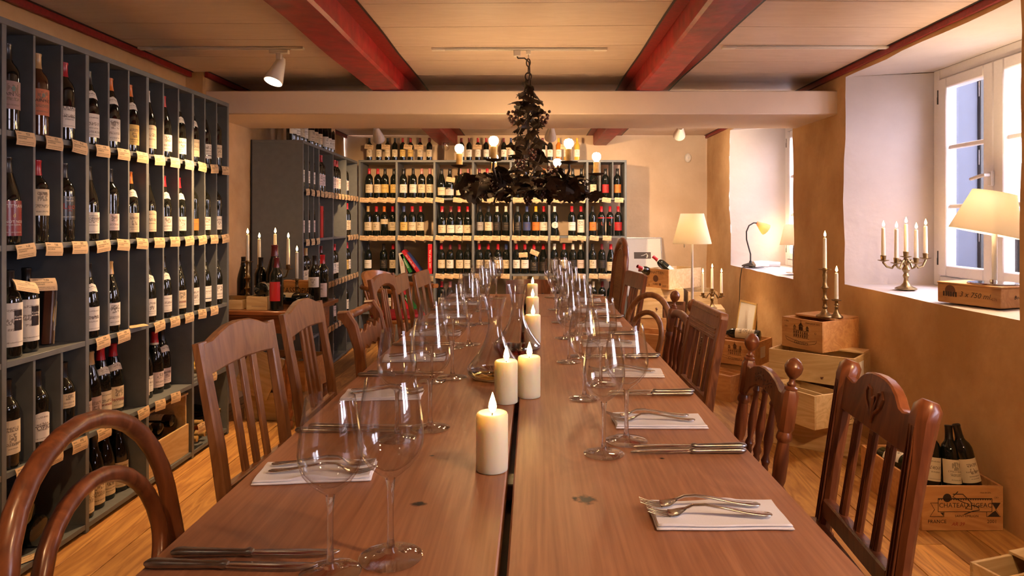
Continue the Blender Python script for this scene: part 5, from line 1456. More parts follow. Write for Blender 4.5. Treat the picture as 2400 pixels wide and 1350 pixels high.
def crate(label, C, th, a, b, h, mat='pine', z=0.0, lid=None, dividers=0, t=0.011, group='wooden wine crates', cls='wine_crate'):
    """C: near corner in the plan; front face runs from C by a along (-cos th, sin th); side face by b along (sin th, cos th)"""
    th = R(th)
    c = thing(cls, label, 'crate', (C[0], C[1], z), -th, group)   # local: front along -X from origin, depth +Y
    P = {}
    P['front'] = MB().box(-a, 0, 0, t, 0, h, 0.0012).obj('front_panel', mat, c)
    P['back'] = MB().box(-a, 0, b-t, b, 0, h, 0.0012).obj('back_panel', mat, c)
    P['left'] = MB().box(-a, -a+t, t, b-t, 0, h, 0.0012).obj('side_panel', mat, c)
    P['right'] = MB().box(-t, 0, t, b-t, 0, h, 0.0012).obj('side_panel', mat, c)
    MB().box(-a+t, -t, t, b-t, 0, t).obj('bottom_panel', mat, c)
    for k in range(dividers):
        yy = b*(k+1)/(dividers+1)
        MB().box(-a+t, -t, yy-0.004, yy+0.004, t, h*0.9).obj('divider', mat, c)
    if lid:
        f0, f1 = lid
        MB().box(-a+0.004, -0.004, b*f0, b*f1, h+0.0005, h+0.010, 0.001).obj('lid', mat, c)
    c['_a'] = a
    return c, P
def in_crate(C, th, x, y, z):
    th = R(th)
    return (C[0] + x*math.cos(th) + y*math.sin(th), C[1] - x*math.sin(th) + y*math.cos(th), z)
def stamp(panel, s, size, x, z, mat='ink', face='front', a=0.3, b=0.3, **kw):
    if face == 'front': return text(s, size, mat, panel, (x, -0.0008, z), **kw)
    if face == 'right': return text(s, size, mat, panel, (0.0008, x, z), (0, 0, R(90)), **kw)

# stack beside the wall, near to the big niche
c, P = crate('upper pine crate stamped with a castle, holding the two brass candlesticks', (1.572, 3.70), 60, 0.270, 0.315, 0.168, 'pine_warm', 0.506, lid=(0.34, 1.0))
castle(P['front'], -0.140, 0.066, 0.150)
stamp(P['front'], 'Giscours', 0.026, -0.140, 0.036, shear=0.3); stamp(P['front'], '6 Bts', 0.014, -0.235, 0.148); stamp(P['front'], 'CBO', 0.012, -0.24, 0.118)
stamp(P['front'], 'MARGAUX 2005', 0.013, -0.062, 0.150); stamp(P['front'], 'O', 0.016, -0.045, 0.098)
c, P = crate('long knotty pine crate in the middle of the wall stack', (1.676, 3.55), 41, 0.455, 0.285, 0.155, 'pine', 0.350, lid=(0.62, 1.0))
MB().tube([(-0.30,-0.0005,0.09),(-0.294,-0.0005,0.083),(-0.302,-0.0005,0.076)], 0.006, 6).obj('knot', 'ink_brown', P['front'])
MB().tube([(-0.17,-0.0005,0.032),(-0.162,-0.0005,0.038),(-0.168,-0.0005,0.026)], 0.006, 6).obj('knot', 'ink_brown', P['front'])
MB().box(0.0004, 0.0012, 0.06, 0.16, 0.04, 0.125).obj('paper_sticker', 'paper_white', P['right'])
c, P = crate('open pine crate stamped with a coat of arms below the knotty crate', (1.405, 3.40), 65, 0.34, 0.375, 0.170, 'pine', 0.180, dividers=2)
stamp(P['right'], 'LANGUE', 0.040, 0.21, 0.035, face='right'); stamp(P['right'], '2000', 0.018, 0.31, 0.03, face='right', mat='ink_brown')
m = MB()
for i in range(26):
    a_ = i*2.4; rr = 0.012*math.sqrt(i)
    m.tube([(0.0006, 0.21+rr*math.cos(a_), 0.105+rr*math.sin(a_)*0.8), (0.0006, 0.21+rr*math.cos(a_)+0.010, 0.105+rr*math.sin(a_)*0.8+0.006)], 0.0028, 4)
m.obj('stamped_crest', 'ink_brown', P['right'])
for k in range(2): lying('dark bottle lying inside the coat-of-arms crate, %s of two' % ORD[k], in_crate((1.405, 3.40), 65, -0.018, (0.065, 0.30)[k], 0.180+0.052), 115, cap='k', lab=None)
c, P = crate('wide pine crate at the foot of the wall stack', (1.655, 3.53), 35, 0.48, 0.235, 0.178, 'pine', 0.0)
for k in range(2): lying('dark bottle lying in the foot crate of the wall stack, %s of two' % ORD[k], in_crate((1.655, 3.53), 35, -0.05-0.1*k, 0.06+0.11*k, 0.052), 145, cap='k', lab=None)
# pair further back
c, P = crate('castle-stamped crate with a bottle lying across its open top', (1.58, 4.85), 40, 0.36, 0.33, 0.172, 'pine_warm', 0.178, dividers=2)
castle(P['front'], -0.15, 0.075, 0.15, 'ink_brown'); stamp(P['front'], 'Giscours', 0.03, -0.15, 0.045, 'ink_brown', shear=0.3)
MB().box(0.0004, 0.0012, 0.10, 0.19, 0.05, 0.13).obj('paper_sticker', 'paper_white', P['right'])
bottle('dark bottle with cream label lying across the open castle-stamped crate', (1.655, 4.96, 0.350+0.038), rot=(R(-90), R(-35), R(56)), cap='k', lab='c', z=(0.035, 0.175), arc=200, kind='bordeaux')
c, P = crate('open pine crate on the floor below the lying bottle', (1.33, 4.59), 50, 0.40, 0.36, 0.175, 'pine_warm', 0.0, dividers=3)
c, P = crate('low crate with faded lettering behind the panelled oak chair', (1.08, 5.12), 30, 0.40, 0.30, 0.18, 'pine_warm', 0.0)
stamp(P['front'], 'WUILAY', 0.03, -0.12, 0.12, 'ink_brown')
c, P = crate('crate with faded lettering atop the low crate', (1.08, 5.15), 28, 0.38, 0.28, 0.17, 'pine_warm', 0.1805)
stamp(P['front'], 'YLA', 0.035, -0.08, 0.12, 'ink_brown')
# stack by the floor lamp
c, P = crate('top crate of the lamp stack, with gilt lettering and red-capped bottles', (1.196, 6.0), 50, 0.28, 0.47, 0.178, 'pine_warm', 0.612)
for q in ('right', 'back', 'left'): P[q].data.materials[0] = MATS['pine']
stamp(P['front'], 'VINATTIERI', 0.034, -0.135, 0.145, 'ink'); stamp(P['front'], '12 B', 0.030, -0.24, 0.03, 'ink'); stamp(P['front'], '2007', 0.026, -0.05, 0.03, 'ink'); stamp(P['front'], 'TICINO', 0.018, -0.15, 0.042, 'ink')
MB().lathe([(0.0005,0),(0.030,0)], 24, False, False, M=Matrix.Translation((-0.145, -0.0008, 0.092)) @ Matrix.Rotation(R(90), 4, 'X')).obj('stamped_seal', 'ink_brown', P['front'])
MB().lathe([(0.0005,0),(0.012,0)], 16, False, False, M=Matrix.Translation((-0.095, -0.0008, 0.042)) @ Matrix.Rotation(R(90), 4, 'X')).obj('stamped_seal', 'ink_brown', P['front'])
for k, (x, y, z, hd, up) in enumerate(((1.17, 6.28, 0.70, 215, 22), (1.33, 6.22, 0.70, 165, 40), (1.25, 6.22, 0.72, 150, 8))):
    lying('red-capped bottle sticking out of the top lamp-stack crate, %s of three' % ORD[k], (x, y, z), hd, up=up, cap='r' if k < 2 else 'd', lab='w', band='w', kind='bordeaux')
c, P = crate('flat pale crate second from the top of the lamp stack', (1.34, 6.05), 4, 0.44, 0.42, 0.108, 'pine', 0.503, lid=(0, 1))
stamp(P['front'], '950', 0.022, -0.16, 0.035, 'ink_brown')
c, P = crate('pale crate on the table side, third level of the lamp stack', (1.155, 6.06), 3, 0.25, 0.40, 0.145, 'pine', 0.357)
MB().tube([(-0.06,-0.0005,0.09),(-0.048,-0.0005,0.078),(-0.055,-0.0005,0.07)], 0.007, 6).obj('knot', 'ink_brown', P['front'])
c, P = crate('dark-sided crate on the wall side, third level of the lamp stack', (1.36, 6.07), 3, 0.195, 0.40, 0.145, 'pine_dark', 0.357)
stamp(P['front'], 'MISA', 0.02, -0.06, 0.12, 'ink')
c, P = crate('plain orange crate, fourth level of the lamp stack', (1.36, 6.05), 4, 0.46, 0.42, 0.178, 'pine_warm', 0.178)
c, P = crate('plain pale crate at the floor below the lamp stack', (1.36, 6.05), 4, 0.46, 0.42, 0.177, 'pine', 0.0)
c, P = crate('pale crate carrying the three-armed candelabra', (1.60, 5.66), 10, 0.30, 0.33, 0.235, 'pine', 0.242, lid=(0, 1))
c, P = crate('pale crate on the floor below the candelabra crate', (1.60, 5.66), 10, 0.30, 0.33, 0.241, 'pine', 0.0)
c, P = crate('pale crate behind the floor lamp pole beside the wall', (1.66, 6.12), 6, 0.26, 0.40, 0.20, 'pine', 0.38)
c, P = crate('pale floor crate beneath the crate by the wall', (1.66, 6.12), 6, 0.26, 0.40, 0.379, 'pine', 0.0)
# crate with banner print close to the camera
c, P = crate('open crate with banner lettering and old bottles by the window wall', (1.862, 2.70), 0, 0.322, 0.50, 0.176, 'pine_warm', 0.0)
F = P['front']
stamp(F, 'CHATEAU-FIGEAC', 0.0255, -0.150, 0.100, 'ink'); stamp(F, 'SAINT-EMILION', 0.0135, -0.145, 0.058, 'ink'); stamp(F, 'FRANCE', 0.020, -0.262, 0.036, 'ink'); stamp(F, '2001', 0.020, -0.045, 0.036, 'ink')
stamp(F, 'AR 39', 0.020, -0.18, 0.026, 'ink_red', shear=0.3); stamp(F, 'CBO', 0.009, -0.028, 0.131, 'ink'); stamp(F, 'MISE EN BTL', 0.008, -0.07, 0.150, 'ink')
m = MB()
def seg(pts, w=0.0012): m.tube([(a, -0.0004, b) for a, b in pts], w, 4)
seg([(-0.258,0.127),(-0.045,0.127)], 0.0022); seg([(-0.258,0.075),(-0.045,0.075)]); seg([(-0.258,0.075),(-0.258,0.127)]); seg([(-0.045,0.075),(-0.045,0.127)])
seg([(-0.258,0.110),(-0.288,0.110),(-0.272,0.084),(-0.290,0.056),(-0.235,0.056),(-0.235,0.075)]); seg([(-0.045,0.110),(-0.012,0.110),(-0.030,0.084),(-0.010,0.056),(-0.066,0.056),(-0.066,0.075)])
m.obj('stamped_banner', 'ink', F)
m = MB()
m.add([(-0.045,-0.0006,0.109),(-0.014,-0.0006,0.109),(-0.030,-0.0006,0.085)], [(0,1,2)]); m.add([(-0.062,-0.0006,0.057),(-0.014,-0.0006,0.057),(-0.031,-0.0006,0.080),(-0.043,-0.0006,0.073)], [(0,1,2,3)]); m.add([(-0.25,-0.0006,0.072),(-0.237,-0.0006,0.072),(-0.237,-0.0006,0.058)], [(0,2,1)])
for a_ in range(22): m.add([(-0.257+a_*0.0096,-0.0006,0.126),(-0.250+a_*0.0096,-0.0006,0.126),(-0.2535+a_*0.0096,-0.0006,0.119)], [(0,2,1)])
m.lathe([(0.0004,0),(0.017,0)], 14, False, False, M=Matrix.Translation((-0.222,-0.0006,0.130)) @ Matrix.Rotation(R(90), 4, 'X'))
m.obj('stamped_shapes', 'ink', F, angle=0)
m = MB()
m.tube([(-0.18,-0.0012,0.155),(-0.20,-0.0012,0.135),(-0.165,-0.0012,0.115),(-0.135,-0.0012,0.105),(-0.15,-0.0012,0.088),(-0.125,-0.0012,0.085),(-0.128,-0.0012,0.112),(-0.16,-0.0012,0.145),(-0.20,-0.0012,0.145)], 0.0016, 4)
m.tube([(-0.155,-0.0012,0.065),(-0.12,-0.0012,0.078),(-0.095,-0.0012,0.082),(-0.10,-0.0012,0.095),(-0.125,-0.0012,0.102)], 0.0016, 4)
m.obj('pen_scrawl', 'ink', F)
old = [((1.63, 2.80, 0.092), 'c', -8, 'first', []), ((1.715, 2.79, 0.085), 'c', -4, 'second', [('LYNCH BAGES', 0.010, 0.5, 'ink')]), ((1.80, 2.775, 0.098), 'c', 9, 'third', [('PAPE CLEMENT', 0.009, 0.45, 'ink')])]
for (p, lb, ln, nm, tx) in old:
    bottle('old wine bottle with cream label standing in the banner crate, %s from the table' % nm, p, rot=(R(-10), R(-ln), R(4)), cap='k', lab=lb, z=(0.07, 0.165), arc=165, texts=tx, scale=0.98)
bottle('old wine bottle with brown neck behind the cream-labelled bottles, banner crate', (1.66, 2.90, 0.03), rot=(R(-6), R(2), 0), cap='t', lab='c', z=(0.07,0.165))
for k, (p, hd) in enumerate((((1.60, 3.12, 0.155), -80), ((1.70, 3.14, 0.130), -75), ((1.64, 3.10, 0.075), -85))):
    lying('dark bottle lying in the back of the banner crate, %s of three' % ORD[k], p, hd, up=6 if k == 0 else -4, cap='k', lab='w', mat='bottle_green', z=(0.05,0.15), arc=170)
c, P = crate('open crate at the lower picture edge beside the window wall', (1.353+0.342, 2.08+0.111), -18, 0.36, 0.02, 0.19, 'pine', 0.0)
bpy.data.objects.remove(P['back'])
for ch in list(c.children): bpy.data.objects.remove(ch)
c.location = (1.475, 1.63, 0); c.rotation_euler = (0, 0, R(18))
for (nm, bxx) in (('front_panel', (0, 0.36, 0, 0.011)), ('back_panel', (0, 0.36, 0.459, 0.47)), ('side_panel', (0, 0.011, 0.011, 0.459)), ('side_panel', (0.349, 0.36, 0.011, 0.459))):
    MB().box(bxx[0], bxx[1], bxx[2], bxx[3], 0, 0.19, 0.0012).obj(nm, 'pine', c)
MB().box(0.011, 0.349, 0.011, 0.459, 0, 0.011).obj('bottom_panel', 'pine', c)
MB().box(0.011, 0.349, 0.385, 0.393, 0.011, 0.175).obj('divider', 'pine', c)
MB().box(0.16, 0.36, 0.31, 0.47, 0.191, 0.200, 0.001).obj('lid', 'pine', c)
lying('dark bottle lying in the crate at the lower picture edge', (1.69, 1.80, 0.06), 100, cap='k', lab='c')

# crate in the side-wall rack, third bay
c, P = crate('pine crate with lying bottles in the bottom of the side-wall rack', (XF-0.012, YP[2]+0.022), 90, 0.372, 0.29, 0.30, 'pine', 0.0355, lid=(0, 1))
P['front'].data = MB().box(-0.372, 0, 0, 0.011, 0, 0.15, 0.0012).mesh('front_panel', 'pine')
c.location = (XF-0.012, YP[3]-0.022, 0.0355); c.rotation_euler = (0, 0, R(90))
c.location = (XF-0.012, YP[3]-0.020, 0.0355)
for k, (y, z) in enumerate(((3.20, 0.235), (3.30, 0.215), (3.41, 0.225), (3.25, 0.12), (3.36, 0.12))):
    lying('dark bottle lying in the rack crate, %s of five' % ORD[k], (XF-0.045, y, z+0.0), 180, cap='r', lab='c', z=(0.05,0.15), arc=140, scale=0.85)

# ------------------------------------------------------------------ candle holders
def taper(label, loc, h, watt=1.0, r=0.0105, rot=None, group='lit taper candles'):
    t = thing('taper_candle', label, 'candle', loc, 0, group, rot)
    MB().lathe([(0.0003,0),(r,0),(r*0.98,h*0.5),(r*0.86,h-0.004),(r*0.5,h),(0.0003,h)], 16, False, False).obj('wax_body', 'wax_taper', t)
    light_up(t, h, watt)
    return t
def candlestick(label, loc, h, s=1.0):
    c = thing('candlestick', label, 'candlestick', loc)
    MB().lathe([(0.001,0),(0.046*s,0),(0.048*s,0.004),(0.044*s,0.010),(0.028*s,0.018),(0.018*s,0.030),(0.012*s,0.045)], 28, c1=False).obj('base', 'brass', c)
    z0 = 0.045; L_ = h-z0-0.012
    prof = [(0.012,0),(0.016,0.05),(0.010,0.09),(0.011,0.20),(0.019,0.25),(0.011,0.30),(0.009,0.42),(0.013,0.50),(0.021,0.55),(0.013,0.60),(0.010,0.72),(0.014,0.86),(0.010,0.92),(0.014,1.0)]
    MB().lathe([(r*s, z0+t*L_) for r, t in prof], 20, False, False).obj('stem', 'brass', c)
    MB().lathe([(0.010*s,h-0.013),(0.034*s,h-0.010),(0.036*s,h-0.006),(0.033*s,h-0.006),(0.013*s,h-0.007),(0.013*s,h),(0.001,h)], 24, c0=True).obj('drip_pan', 'brass', c)
    return c
candlestick('tall brass candlestick on the upper castle-stamped crate', (1.640, 3.83, 0.685), 0.275)
taper('lit taper in the tall brass candlestick on the crate', (1.640, 3.83, 0.960), 0.170)
candlestick('short brass candlestick on the upper castle-stamped crate', (1.692, 3.80, 0.685), 0.105, 0.75)
taper('lit taper in the short brass candlestick on the crate', (1.692, 3.80, 0.790), 0.145)
def candelabra(label, loc, arms, hub, rotz=0, holder='candelabra', mat='brass', taperh=0.14, where='', base_r=0.055, cup=0.06):
    c = thing(holder, label, 'candelabra', loc, rotz)
    MB().lathe([(0.001,0),(base_r,0),(base_r+0.001,0.004),(base_r*0.85,0.010),(base_r*0.5,0.018),(0.014,0.034),(0.010,0.055),(0.016,0.072),(0.009,0.090),(0.012,hub*0.62),(0.021,hub*0.74),(0.012,hub*0.86),(0.015,hub)], 24, c1=True).obj('stem', mat, c)
    for k, (ax, ay, zc) in enumerate(arms):
        rr = math.hypot(ax, ay)
        if rr > 0.01:
            ux, uy = ax/rr, ay/rr
            pts = [(0.010, hub-0.012), (rr*0.25, hub+0.012), (rr*0.45, hub-0.004), (rr*0.62, hub-0.030), (rr*0.85, hub-0.022), (rr, zc-cup+0.02), (rr, zc-0.030)]
            MB().tube([(p*ux, p*uy, z) for p, z in pts], [0.006,0.0065,0.0055,0.006,0.006,0.006,0.006], 8).obj('arm', mat, c)
        else:
            MB().lathe([(0.012,hub-0.004),(0.008,hub+0.01),(0.013,hub+0.02),(0.008,zc-0.03)], 14).obj('arm', mat, c)
        MB().lathe([(0.004,zc-0.036),(0.010,zc-0.034),(0.028,zc-0.028),(0.030,zc-0.025),(0.012,zc-0.026),(0.0135,zc-0.012),(0.0150,zc-0.002),(0.0135,zc),(0.001,zc)], 18, M=Matrix.Translation((ax, ay, 0))).obj('drip_pan', mat, c)
        v = Matrix.Rotation(rotz, 4, 'Z') @ Vector((ax, ay, zc))
        taper('lit taper, %s of %s, on the %s' % (ORD[k], ('three' if len(arms) == 3 else 'five'), where), (loc[0]+v.x, loc[1]+v.y, loc[2]+v.z), taperh if not hasattr(taperh, '__len__') else taperh[k], watt=0.7)
    return c
candelabra('five-armed brass candelabra on the window sill', (2.035, 3.72, 0.852), [(-0.128,0,0.185),(-0.098,-0.07,0.175),(0,0,0.205),(0.012,-0.07,0.175),(0.125,0.02,0.195)], 0.145, R(4), taperh=(0.150,0.155,0.150,0.150,0.150), where='sill candelabra')
candelabra('three-armed brass candelabra on the pale crate', (1.505, 5.72, 0.489), [(-0.078,0,0.130),(0,0,0.165),(0.078,0,0.130)], 0.115, 0, taperh=(0.165,0.17,0.165), where='crate candelabra', base_r=0.042)
# ------------------------------------------------------------------ small desk with bottles
dk = thing('side_desk', 'small polished wooden desk with turned legs holding bottles and candles', 'desk', (-1.665, 4.29, 0), R(-5))
MB().box(-0.335, 0.335, -0.33, 0.33, 0.675, 0.700, 0.004).obj('desk_top', 'desk_wood', dk)
MB().box(-0.315, 0.315, -0.31, 0.31, 0.660, 0.6745, 0.003).obj('desk_molding', 'desk_wood', dk)
MB().box(-0.285, 0.285, -0.285, -0.262, 0.565, 0.660, 0.002).obj('desk_apron', 'desk_wood', dk)
MB().box(-0.285, 0.285, 0.262, 0.285, 0.565, 0.660, 0.002).obj('desk_apron', 'desk_wood', dk)
for s in (-1, 1): MB().box(s*0.274-0.011, s*0.274+0.011, -0.262, 0.262, 0.565, 0.660, 0.002).obj('desk_apron', 'desk_wood', dk)
for sx in (-1, 1):
    for sy in (-1, 1):
        m = MB().box(sx*0.262-0.026, sx*0.262+0.026, sy*0.262-0.026, sy*0.262+0.026, 0.52, 0.660, 0.003)
        m.turned((sx*0.262, sy*0.262, 0), (sx*0.262, sy*0.262, 0.52), [(0,0.013),(0.03,0.022),(0.09,0.022),(0.11,0.014),(0.17,0.024),(0.20,0.024),(0.23,0.015),(0.30,0.018),(0.6,0.024),(0.78,0.027),(0.82,0.017),(0.86,0.028),(0.92,0.028),(0.95,0.020),(1,0.024)], 14)
        m.obj('leg', 'desk_wood', dk)
DZ = 0.7005
c, P = crate('shallow open pine tray at the rack end of the small desk', (-1.715, 4.02), 8, 0.22, 0.24, 0.055, 'pine', DZ)
c, P = crate('little dovetailed pine box at the front of the small desk', (-1.555, 4.00), 3, 0.125, 0.22, 0.078, 'pine', DZ)
stamp(P['front'], 'BODEGA MAURODOS', 0.0085, -0.05, 0.022, 'ink_brown')
lying('bottle lying with its base towards the camera on the little pine box', (-1.605, 4.025, DZ+0.079+0.038), 100, cap='k', lab='c', mat='bottle_glass', z=(0.03,0.11), arc=200)
c, P = crate('pine case with large black lettering at the back of the small desk', (-1.43, 4.47), 12, 0.27, 0.10, 0.115, 'pine_warm', DZ, lid=(0, 1))
stamp(P['front'], 'CASSIOPIA', 0.052, -0.135, 0.062, 'ink', sx=0.85); stamp(P['front'], '2005', 0.016, -0.035, 0.018, 'ink')
bottle('dark bottle with plain red label at the front of the small desk', (-1.500, 4.00, DZ), R(-4), cap='d', lab='r', lmat='capsule', z=(0.055, 0.165), arc=110, scale=1.02)
bottle('tall sloping bottle with maroon cap in the middle of the small desk', (-1.56, 4.13, DZ), R(10), kind='burgundy', cap='d', lab='w', z=(0.04,0.12), scale=1.26)
bottle('dark bottle with white label between the desk candles', (-1.655, 4.16, DZ), R(-10), cap='k', lab='w', z=(0.05,0.13), arc=120)
bottle('sloping dark bottle behind the desk candlestick', (-1.845, 4.36, DZ), 0, kind='burgundy', cap='k', lab=None, scale=0.98)
bottle('dark bottle with white label at the corner-rack end of the small desk', (-1.395, 4.37, DZ), R(-4), cap='k', lab='w', z=(0.10,0.165), arc=130)
bottle('slim red-capped bottle behind the white-labelled desk bottle', (-1.365, 4.44, DZ), R(-14), cap='r', lab='p', z=(0.03,0.12))
lying('bottle with cream label lying across the small desk', (-1.375, 4.20, DZ+0.039), 165, cap='k', lab='c', z=(0.10,0.19), arc=180, roll=20)
lying('dark bottle lying behind the red-labelled bottle on the desk', (-1.60, 4.20, DZ+0.039), 20, cap='k', lab=None, scale=0.8)
candlestick('brass candlestick at the rack end of the small desk', (-1.795, 4.30, DZ), 0.272)
taper('lit taper in the brass candlestick at the rack end of the desk', (-1.795, 4.30, DZ+0.272), 0.165)
candelabra('three-armed brass candelabra among the desk bottles', (-1.645, 4.34, DZ), [(-0.09,0,0.245),(0,0.03,0.255),(0.09,0.0,0.245)], 0.19, R(4), taperh=(0.165,0.185,0.165), where='desk candelabra', base_r=0.045)
candlestick('slender dark candlestick before the lettered case on the desk', (-1.505, 4.36, DZ), 0.155, 0.8)
taper('lit taper in the slender candlestick before the lettered case', (-1.505, 4.36, DZ+0.155), 0.17)
# under the desk
c, P = crate('open crate of bottles on the floor under the small desk', (-1.40, 4.20), 12, 0.40, 0.30, 0.19, 'pine_warm', 0.17, dividers=1)
c, P = crate('pale crate on the floor beneath the bottle crate under the desk', (-1.42, 4.16), 8, 0.36, 0.32, 0.169, 'pine', 0.0)
for k in range(2): lying('dark bottle lying in the crate under the desk, %s of two' % ORD[k], (-1.48-0.14*k, 4.25+0.02*k, 0.31), 85, cap='k', lab='w' if k else None, scale=0.85)
bd = tag(MB().box(-0.11, 0.11, -0.006, 0.006, 0, 0.26, 0.002).obj('loose_board', 'pine', None, loc=(-1.72, 4.14, 0.172), rot=(R(-14), R(24), R(8))), 'pale loose board leaning on crates under the small desk', 'board')

# ------------------------------------------------------------------ lamps
def shade(parent, r0, r1, h, z, mat='shade_fabric', rot=None, loc=(0,0,0), wall=0.002):
    prof = [(r0, 0), (r1, h), (r1-wall, h), (r0-wall, 0), (r0, 0)]
    o = MB().lathe(prof, 40, False, False).obj('lamp_shade', mat, parent, loc=(loc[0], loc[1], loc[2]+z), rot=rot)
    return o
fl_ = thing('floor_lamp', 'slim white floor lamp with tapered fabric shade before the crate stack', 'lamp', (1.305, 5.58, 0))
MB().lathe([(0.001,0),(0.14,0),(0.142,0.006),(0.13,0.012),(0.02,0.018),(0.001,0.018)], 32).obj('base', 'steel_white', fl_)
MB().turned((0,0,0.017), (0,0,1.24), [(0,0.011),(0.6,0.011),(0.61,0.009),(1,0.009)], 12).obj('pole', 'steel_white', fl_)
shade(fl_, 0.156, 0.094, 0.245, 1.035)
MB().tube([(-0.085,-0.10,1.06),(-0.085,-0.10,1.008)], 0.006, 8).obj('pull_switch', 'steel_white', fl_)
MB().lathe([(0.001,1.10),(0.022,1.11),(0.030,1.135),(0.024,1.16),(0.012,1.175),(0.001,1.176)], 16).obj('bulb', 'bulb_glow', fl_)
point_light(fl_, (0.0, 0.0, 1.20), 22.0, (1.0, 0.72, 0.44), 0.035)
# lamp on the sill with its wooden box
sb = thing('wooden_gift_box', 'varnished wooden box lettered 3 x 750 ml on the window sill', 'box', (1.99, 2.90, 0.850), R(-70))
fp = MB().box(-0.30, 0, 0, 0.20, 0, 0.086, 0.003).obj('box_body', 'pine_warm', sb)
MB().box(-0.302, 0.002, -0.002, 0.202, 0.0865, 0.094, 0.002).obj('box_lid', 'pine_warm', sb)
text('3 x 750 ml.', 0.033, 'ink', fp, (-0.115, -0.0008, 0.045), shear=0.3); text('0.75', 0.014, 'ink_brown', fp, (-0.028, -0.0008, 0.036))
text('Bodegas', 0.024, 'ink', fp, (0.0008, 0.12, 0.045), (0, 0, R(90)), shear=0.3)
m = MB(); m.lathe([(0.0004,0),(0.026,0)], 18, False, False, M=Matrix.Translation((-0.235,-0.0008,0.056)) @ Matrix.Rotation(R(90), 4, 'X')); m.obj('stamped_seal', 'ink_brown', fp)
for k in range(6): MB().box(-0.27+k*0.012, -0.263+k*0.012, -0.0012, -0.0004, 0.030, 0.052).obj('stamped_bar', 'ink', fp)
tl_ = thing('table_lamp', 'table lamp with tilted tapered shade on the lettered sill box', 'lamp', (2.045, 3.03, 0.945))
MB().lathe([(0.001,0),(0.098,0),(0.10,0.003),(0.098,0.007),(0.015,0.009),(0.012,0.02),(0.001,0.02)], 36).obj('base', 'chrome', tl_)
MB().turned((0.006,0,0.008), (0.006,0,0.33), [(0,0.011),(1,0.011)], 14).obj('pole', 'steel_white', tl_)
s_ = shade(tl_, 0.142, 0.085, 0.185, 0.225, rot=(R(4), R(11), 0), loc=(-0.038, 0, 0))
MB().lathe([(0.060,0.0),(0.084,0.0)], 40, False, False).obj('shade_top_ring', 'steel_white', s_, loc=(0, 0, 0.184))
MB().lathe([(0.001,0.05),(0.02,0.06),(0.028,0.085),(0.022,0.11),(0.001,0.125)], 16).obj('bulb', 'bulb_glow', s_)
point_light(tl_, (-0.02, 0, 0.36), 15.0, (1.0, 0.72, 0.44), 0.03)
# gooseneck lamp in the far niche
gl_ = thing('gooseneck_lamp', 'dark iron gooseneck lamp with glowing glass shade in the far niche', 'lamp', (1.955, 6.12, 0.812), R(10))
MB().lathe([(0.001,0),(0.075,0),(0.078,0.008),(0.065,0.016),(0.035,0.026),(0.014,0.034),(0.010,0.05),(0.001,0.052)], 28).obj('base', 'lamp_iron', gl_)
MB().tube([(0,0,0.05),(0.0,0,0.11),(-0.018,0,0.17),(-0.038,0,0.24),(-0.040,0,0.31),(-0.015,0,0.365),(0.030,0,0.390),(0.062,0,0.388)], 0.0065, 10).obj('gooseneck', 'lamp_iron', gl_)
MB().lathe([(0.001,0),(0.014,0.002),(0.020,0.02),(0.030,0.045),(0.048,0.085),(0.056,0.110),(0.054,0.110),(0.028,0.046),(0.001,0.01)], 10, False, False, M=Matrix.Translation((0.06,0,0.392)) @ Matrix.Rotation(R(125), 4, 'Y')).obj('glass_shade', 'shade_amber', gl_)
MB().lathe([(0.001,0.03),(0.018,0.05),(0.026,0.075),(0.018,0.10),(0.001,0.108)], 14, M=Matrix.Translation((0.06,0,0.392)) @ Matrix.Rotation(R(125), 4, 'Y')).obj('bulb', 'bulb_glow', gl_)
point_light(gl_, (0.15, 0, 0.32), 1.2, (1.0, 0.72, 0.45), 0.025)
cd = tag(MB().tube([(1.90, 6.10, 0.815), (1.865, 6.08, 0.80), (1.855, 6.10, 0.70), (1.86, 6.14, 0.45), (1.85, 6.12, 0.15), (1.80, 6.05, 0.008), (1.72, 5.98, 0.006)], 0.0035, 6).obj('power_cord', 'cord_black'), 'thin black lamp cord hanging down the wall from the far niche', 'cord')
l2 = thing('table_lamp', 'small table lamp half hidden by the pillar in the far niche', 'lamp', (2.03, 5.30, 0.815))
MB().lathe([(0.001,0),(0.06,0),(0.062,0.006),(0.012,0.012),(0.009,0.2),(0.001,0.2)], 24).obj('base', 'chrome', l2)
shade(l2, 0.105, 0.07, 0.16, 0.22)
MB().turned((0,0,0.19),(0,0,0.30),[(0,0.007),(1,0.007)],10).obj('pole', 'chrome', l2)
MB().lathe([(0.001,0.28),(0.02,0.29),(0.026,0.31),(0.001,0.34)], 14).obj('bulb', 'bulb_glow', l2)
point_light(l2, (0, 0, 0.30), 0.8, WARM2, 0.03)
for k, (x, y, hd, l_) in enumerate(((2.02, 6.06, 20, 0.16), (2.08, 5.98, -12, 0.14), (2.00, 5.95, 5, 0.12))):
    o = MB().tube([(0,0,0),(l_*0.5,0,0.004),(l_,0,0)], 0.024 if k < 2 else 0.018, 14).obj('paper_roll', 'paper_white', None, loc=(x-0.06, y, 0.838 if k < 2 else 0.832), rot=(0, 0, R(hd)))
    tag(o, ('white rolled paper lying closest to the gooseneck lamp', 'white rolled paper behind the other rolls in the far niche', 'thin rolled paper in the far niche')[k], 'paper roll', 'paper rolls')
pb = thing('pocket_camera', 'small dark device lying beside the gooseneck lamp', 'device', (1.965, 5.99, 0.812), R(15))
MB().box(-0.06, 0.06, -0.03, 0.03, 0, 0.016, 0.003).obj('device_body', 'plastic_dark', pb); MB().box(-0.05, 0.02, -0.025, 0.025, 0.016, 0.019, 0.001).obj('device_plate', 'silver_dull', pb)

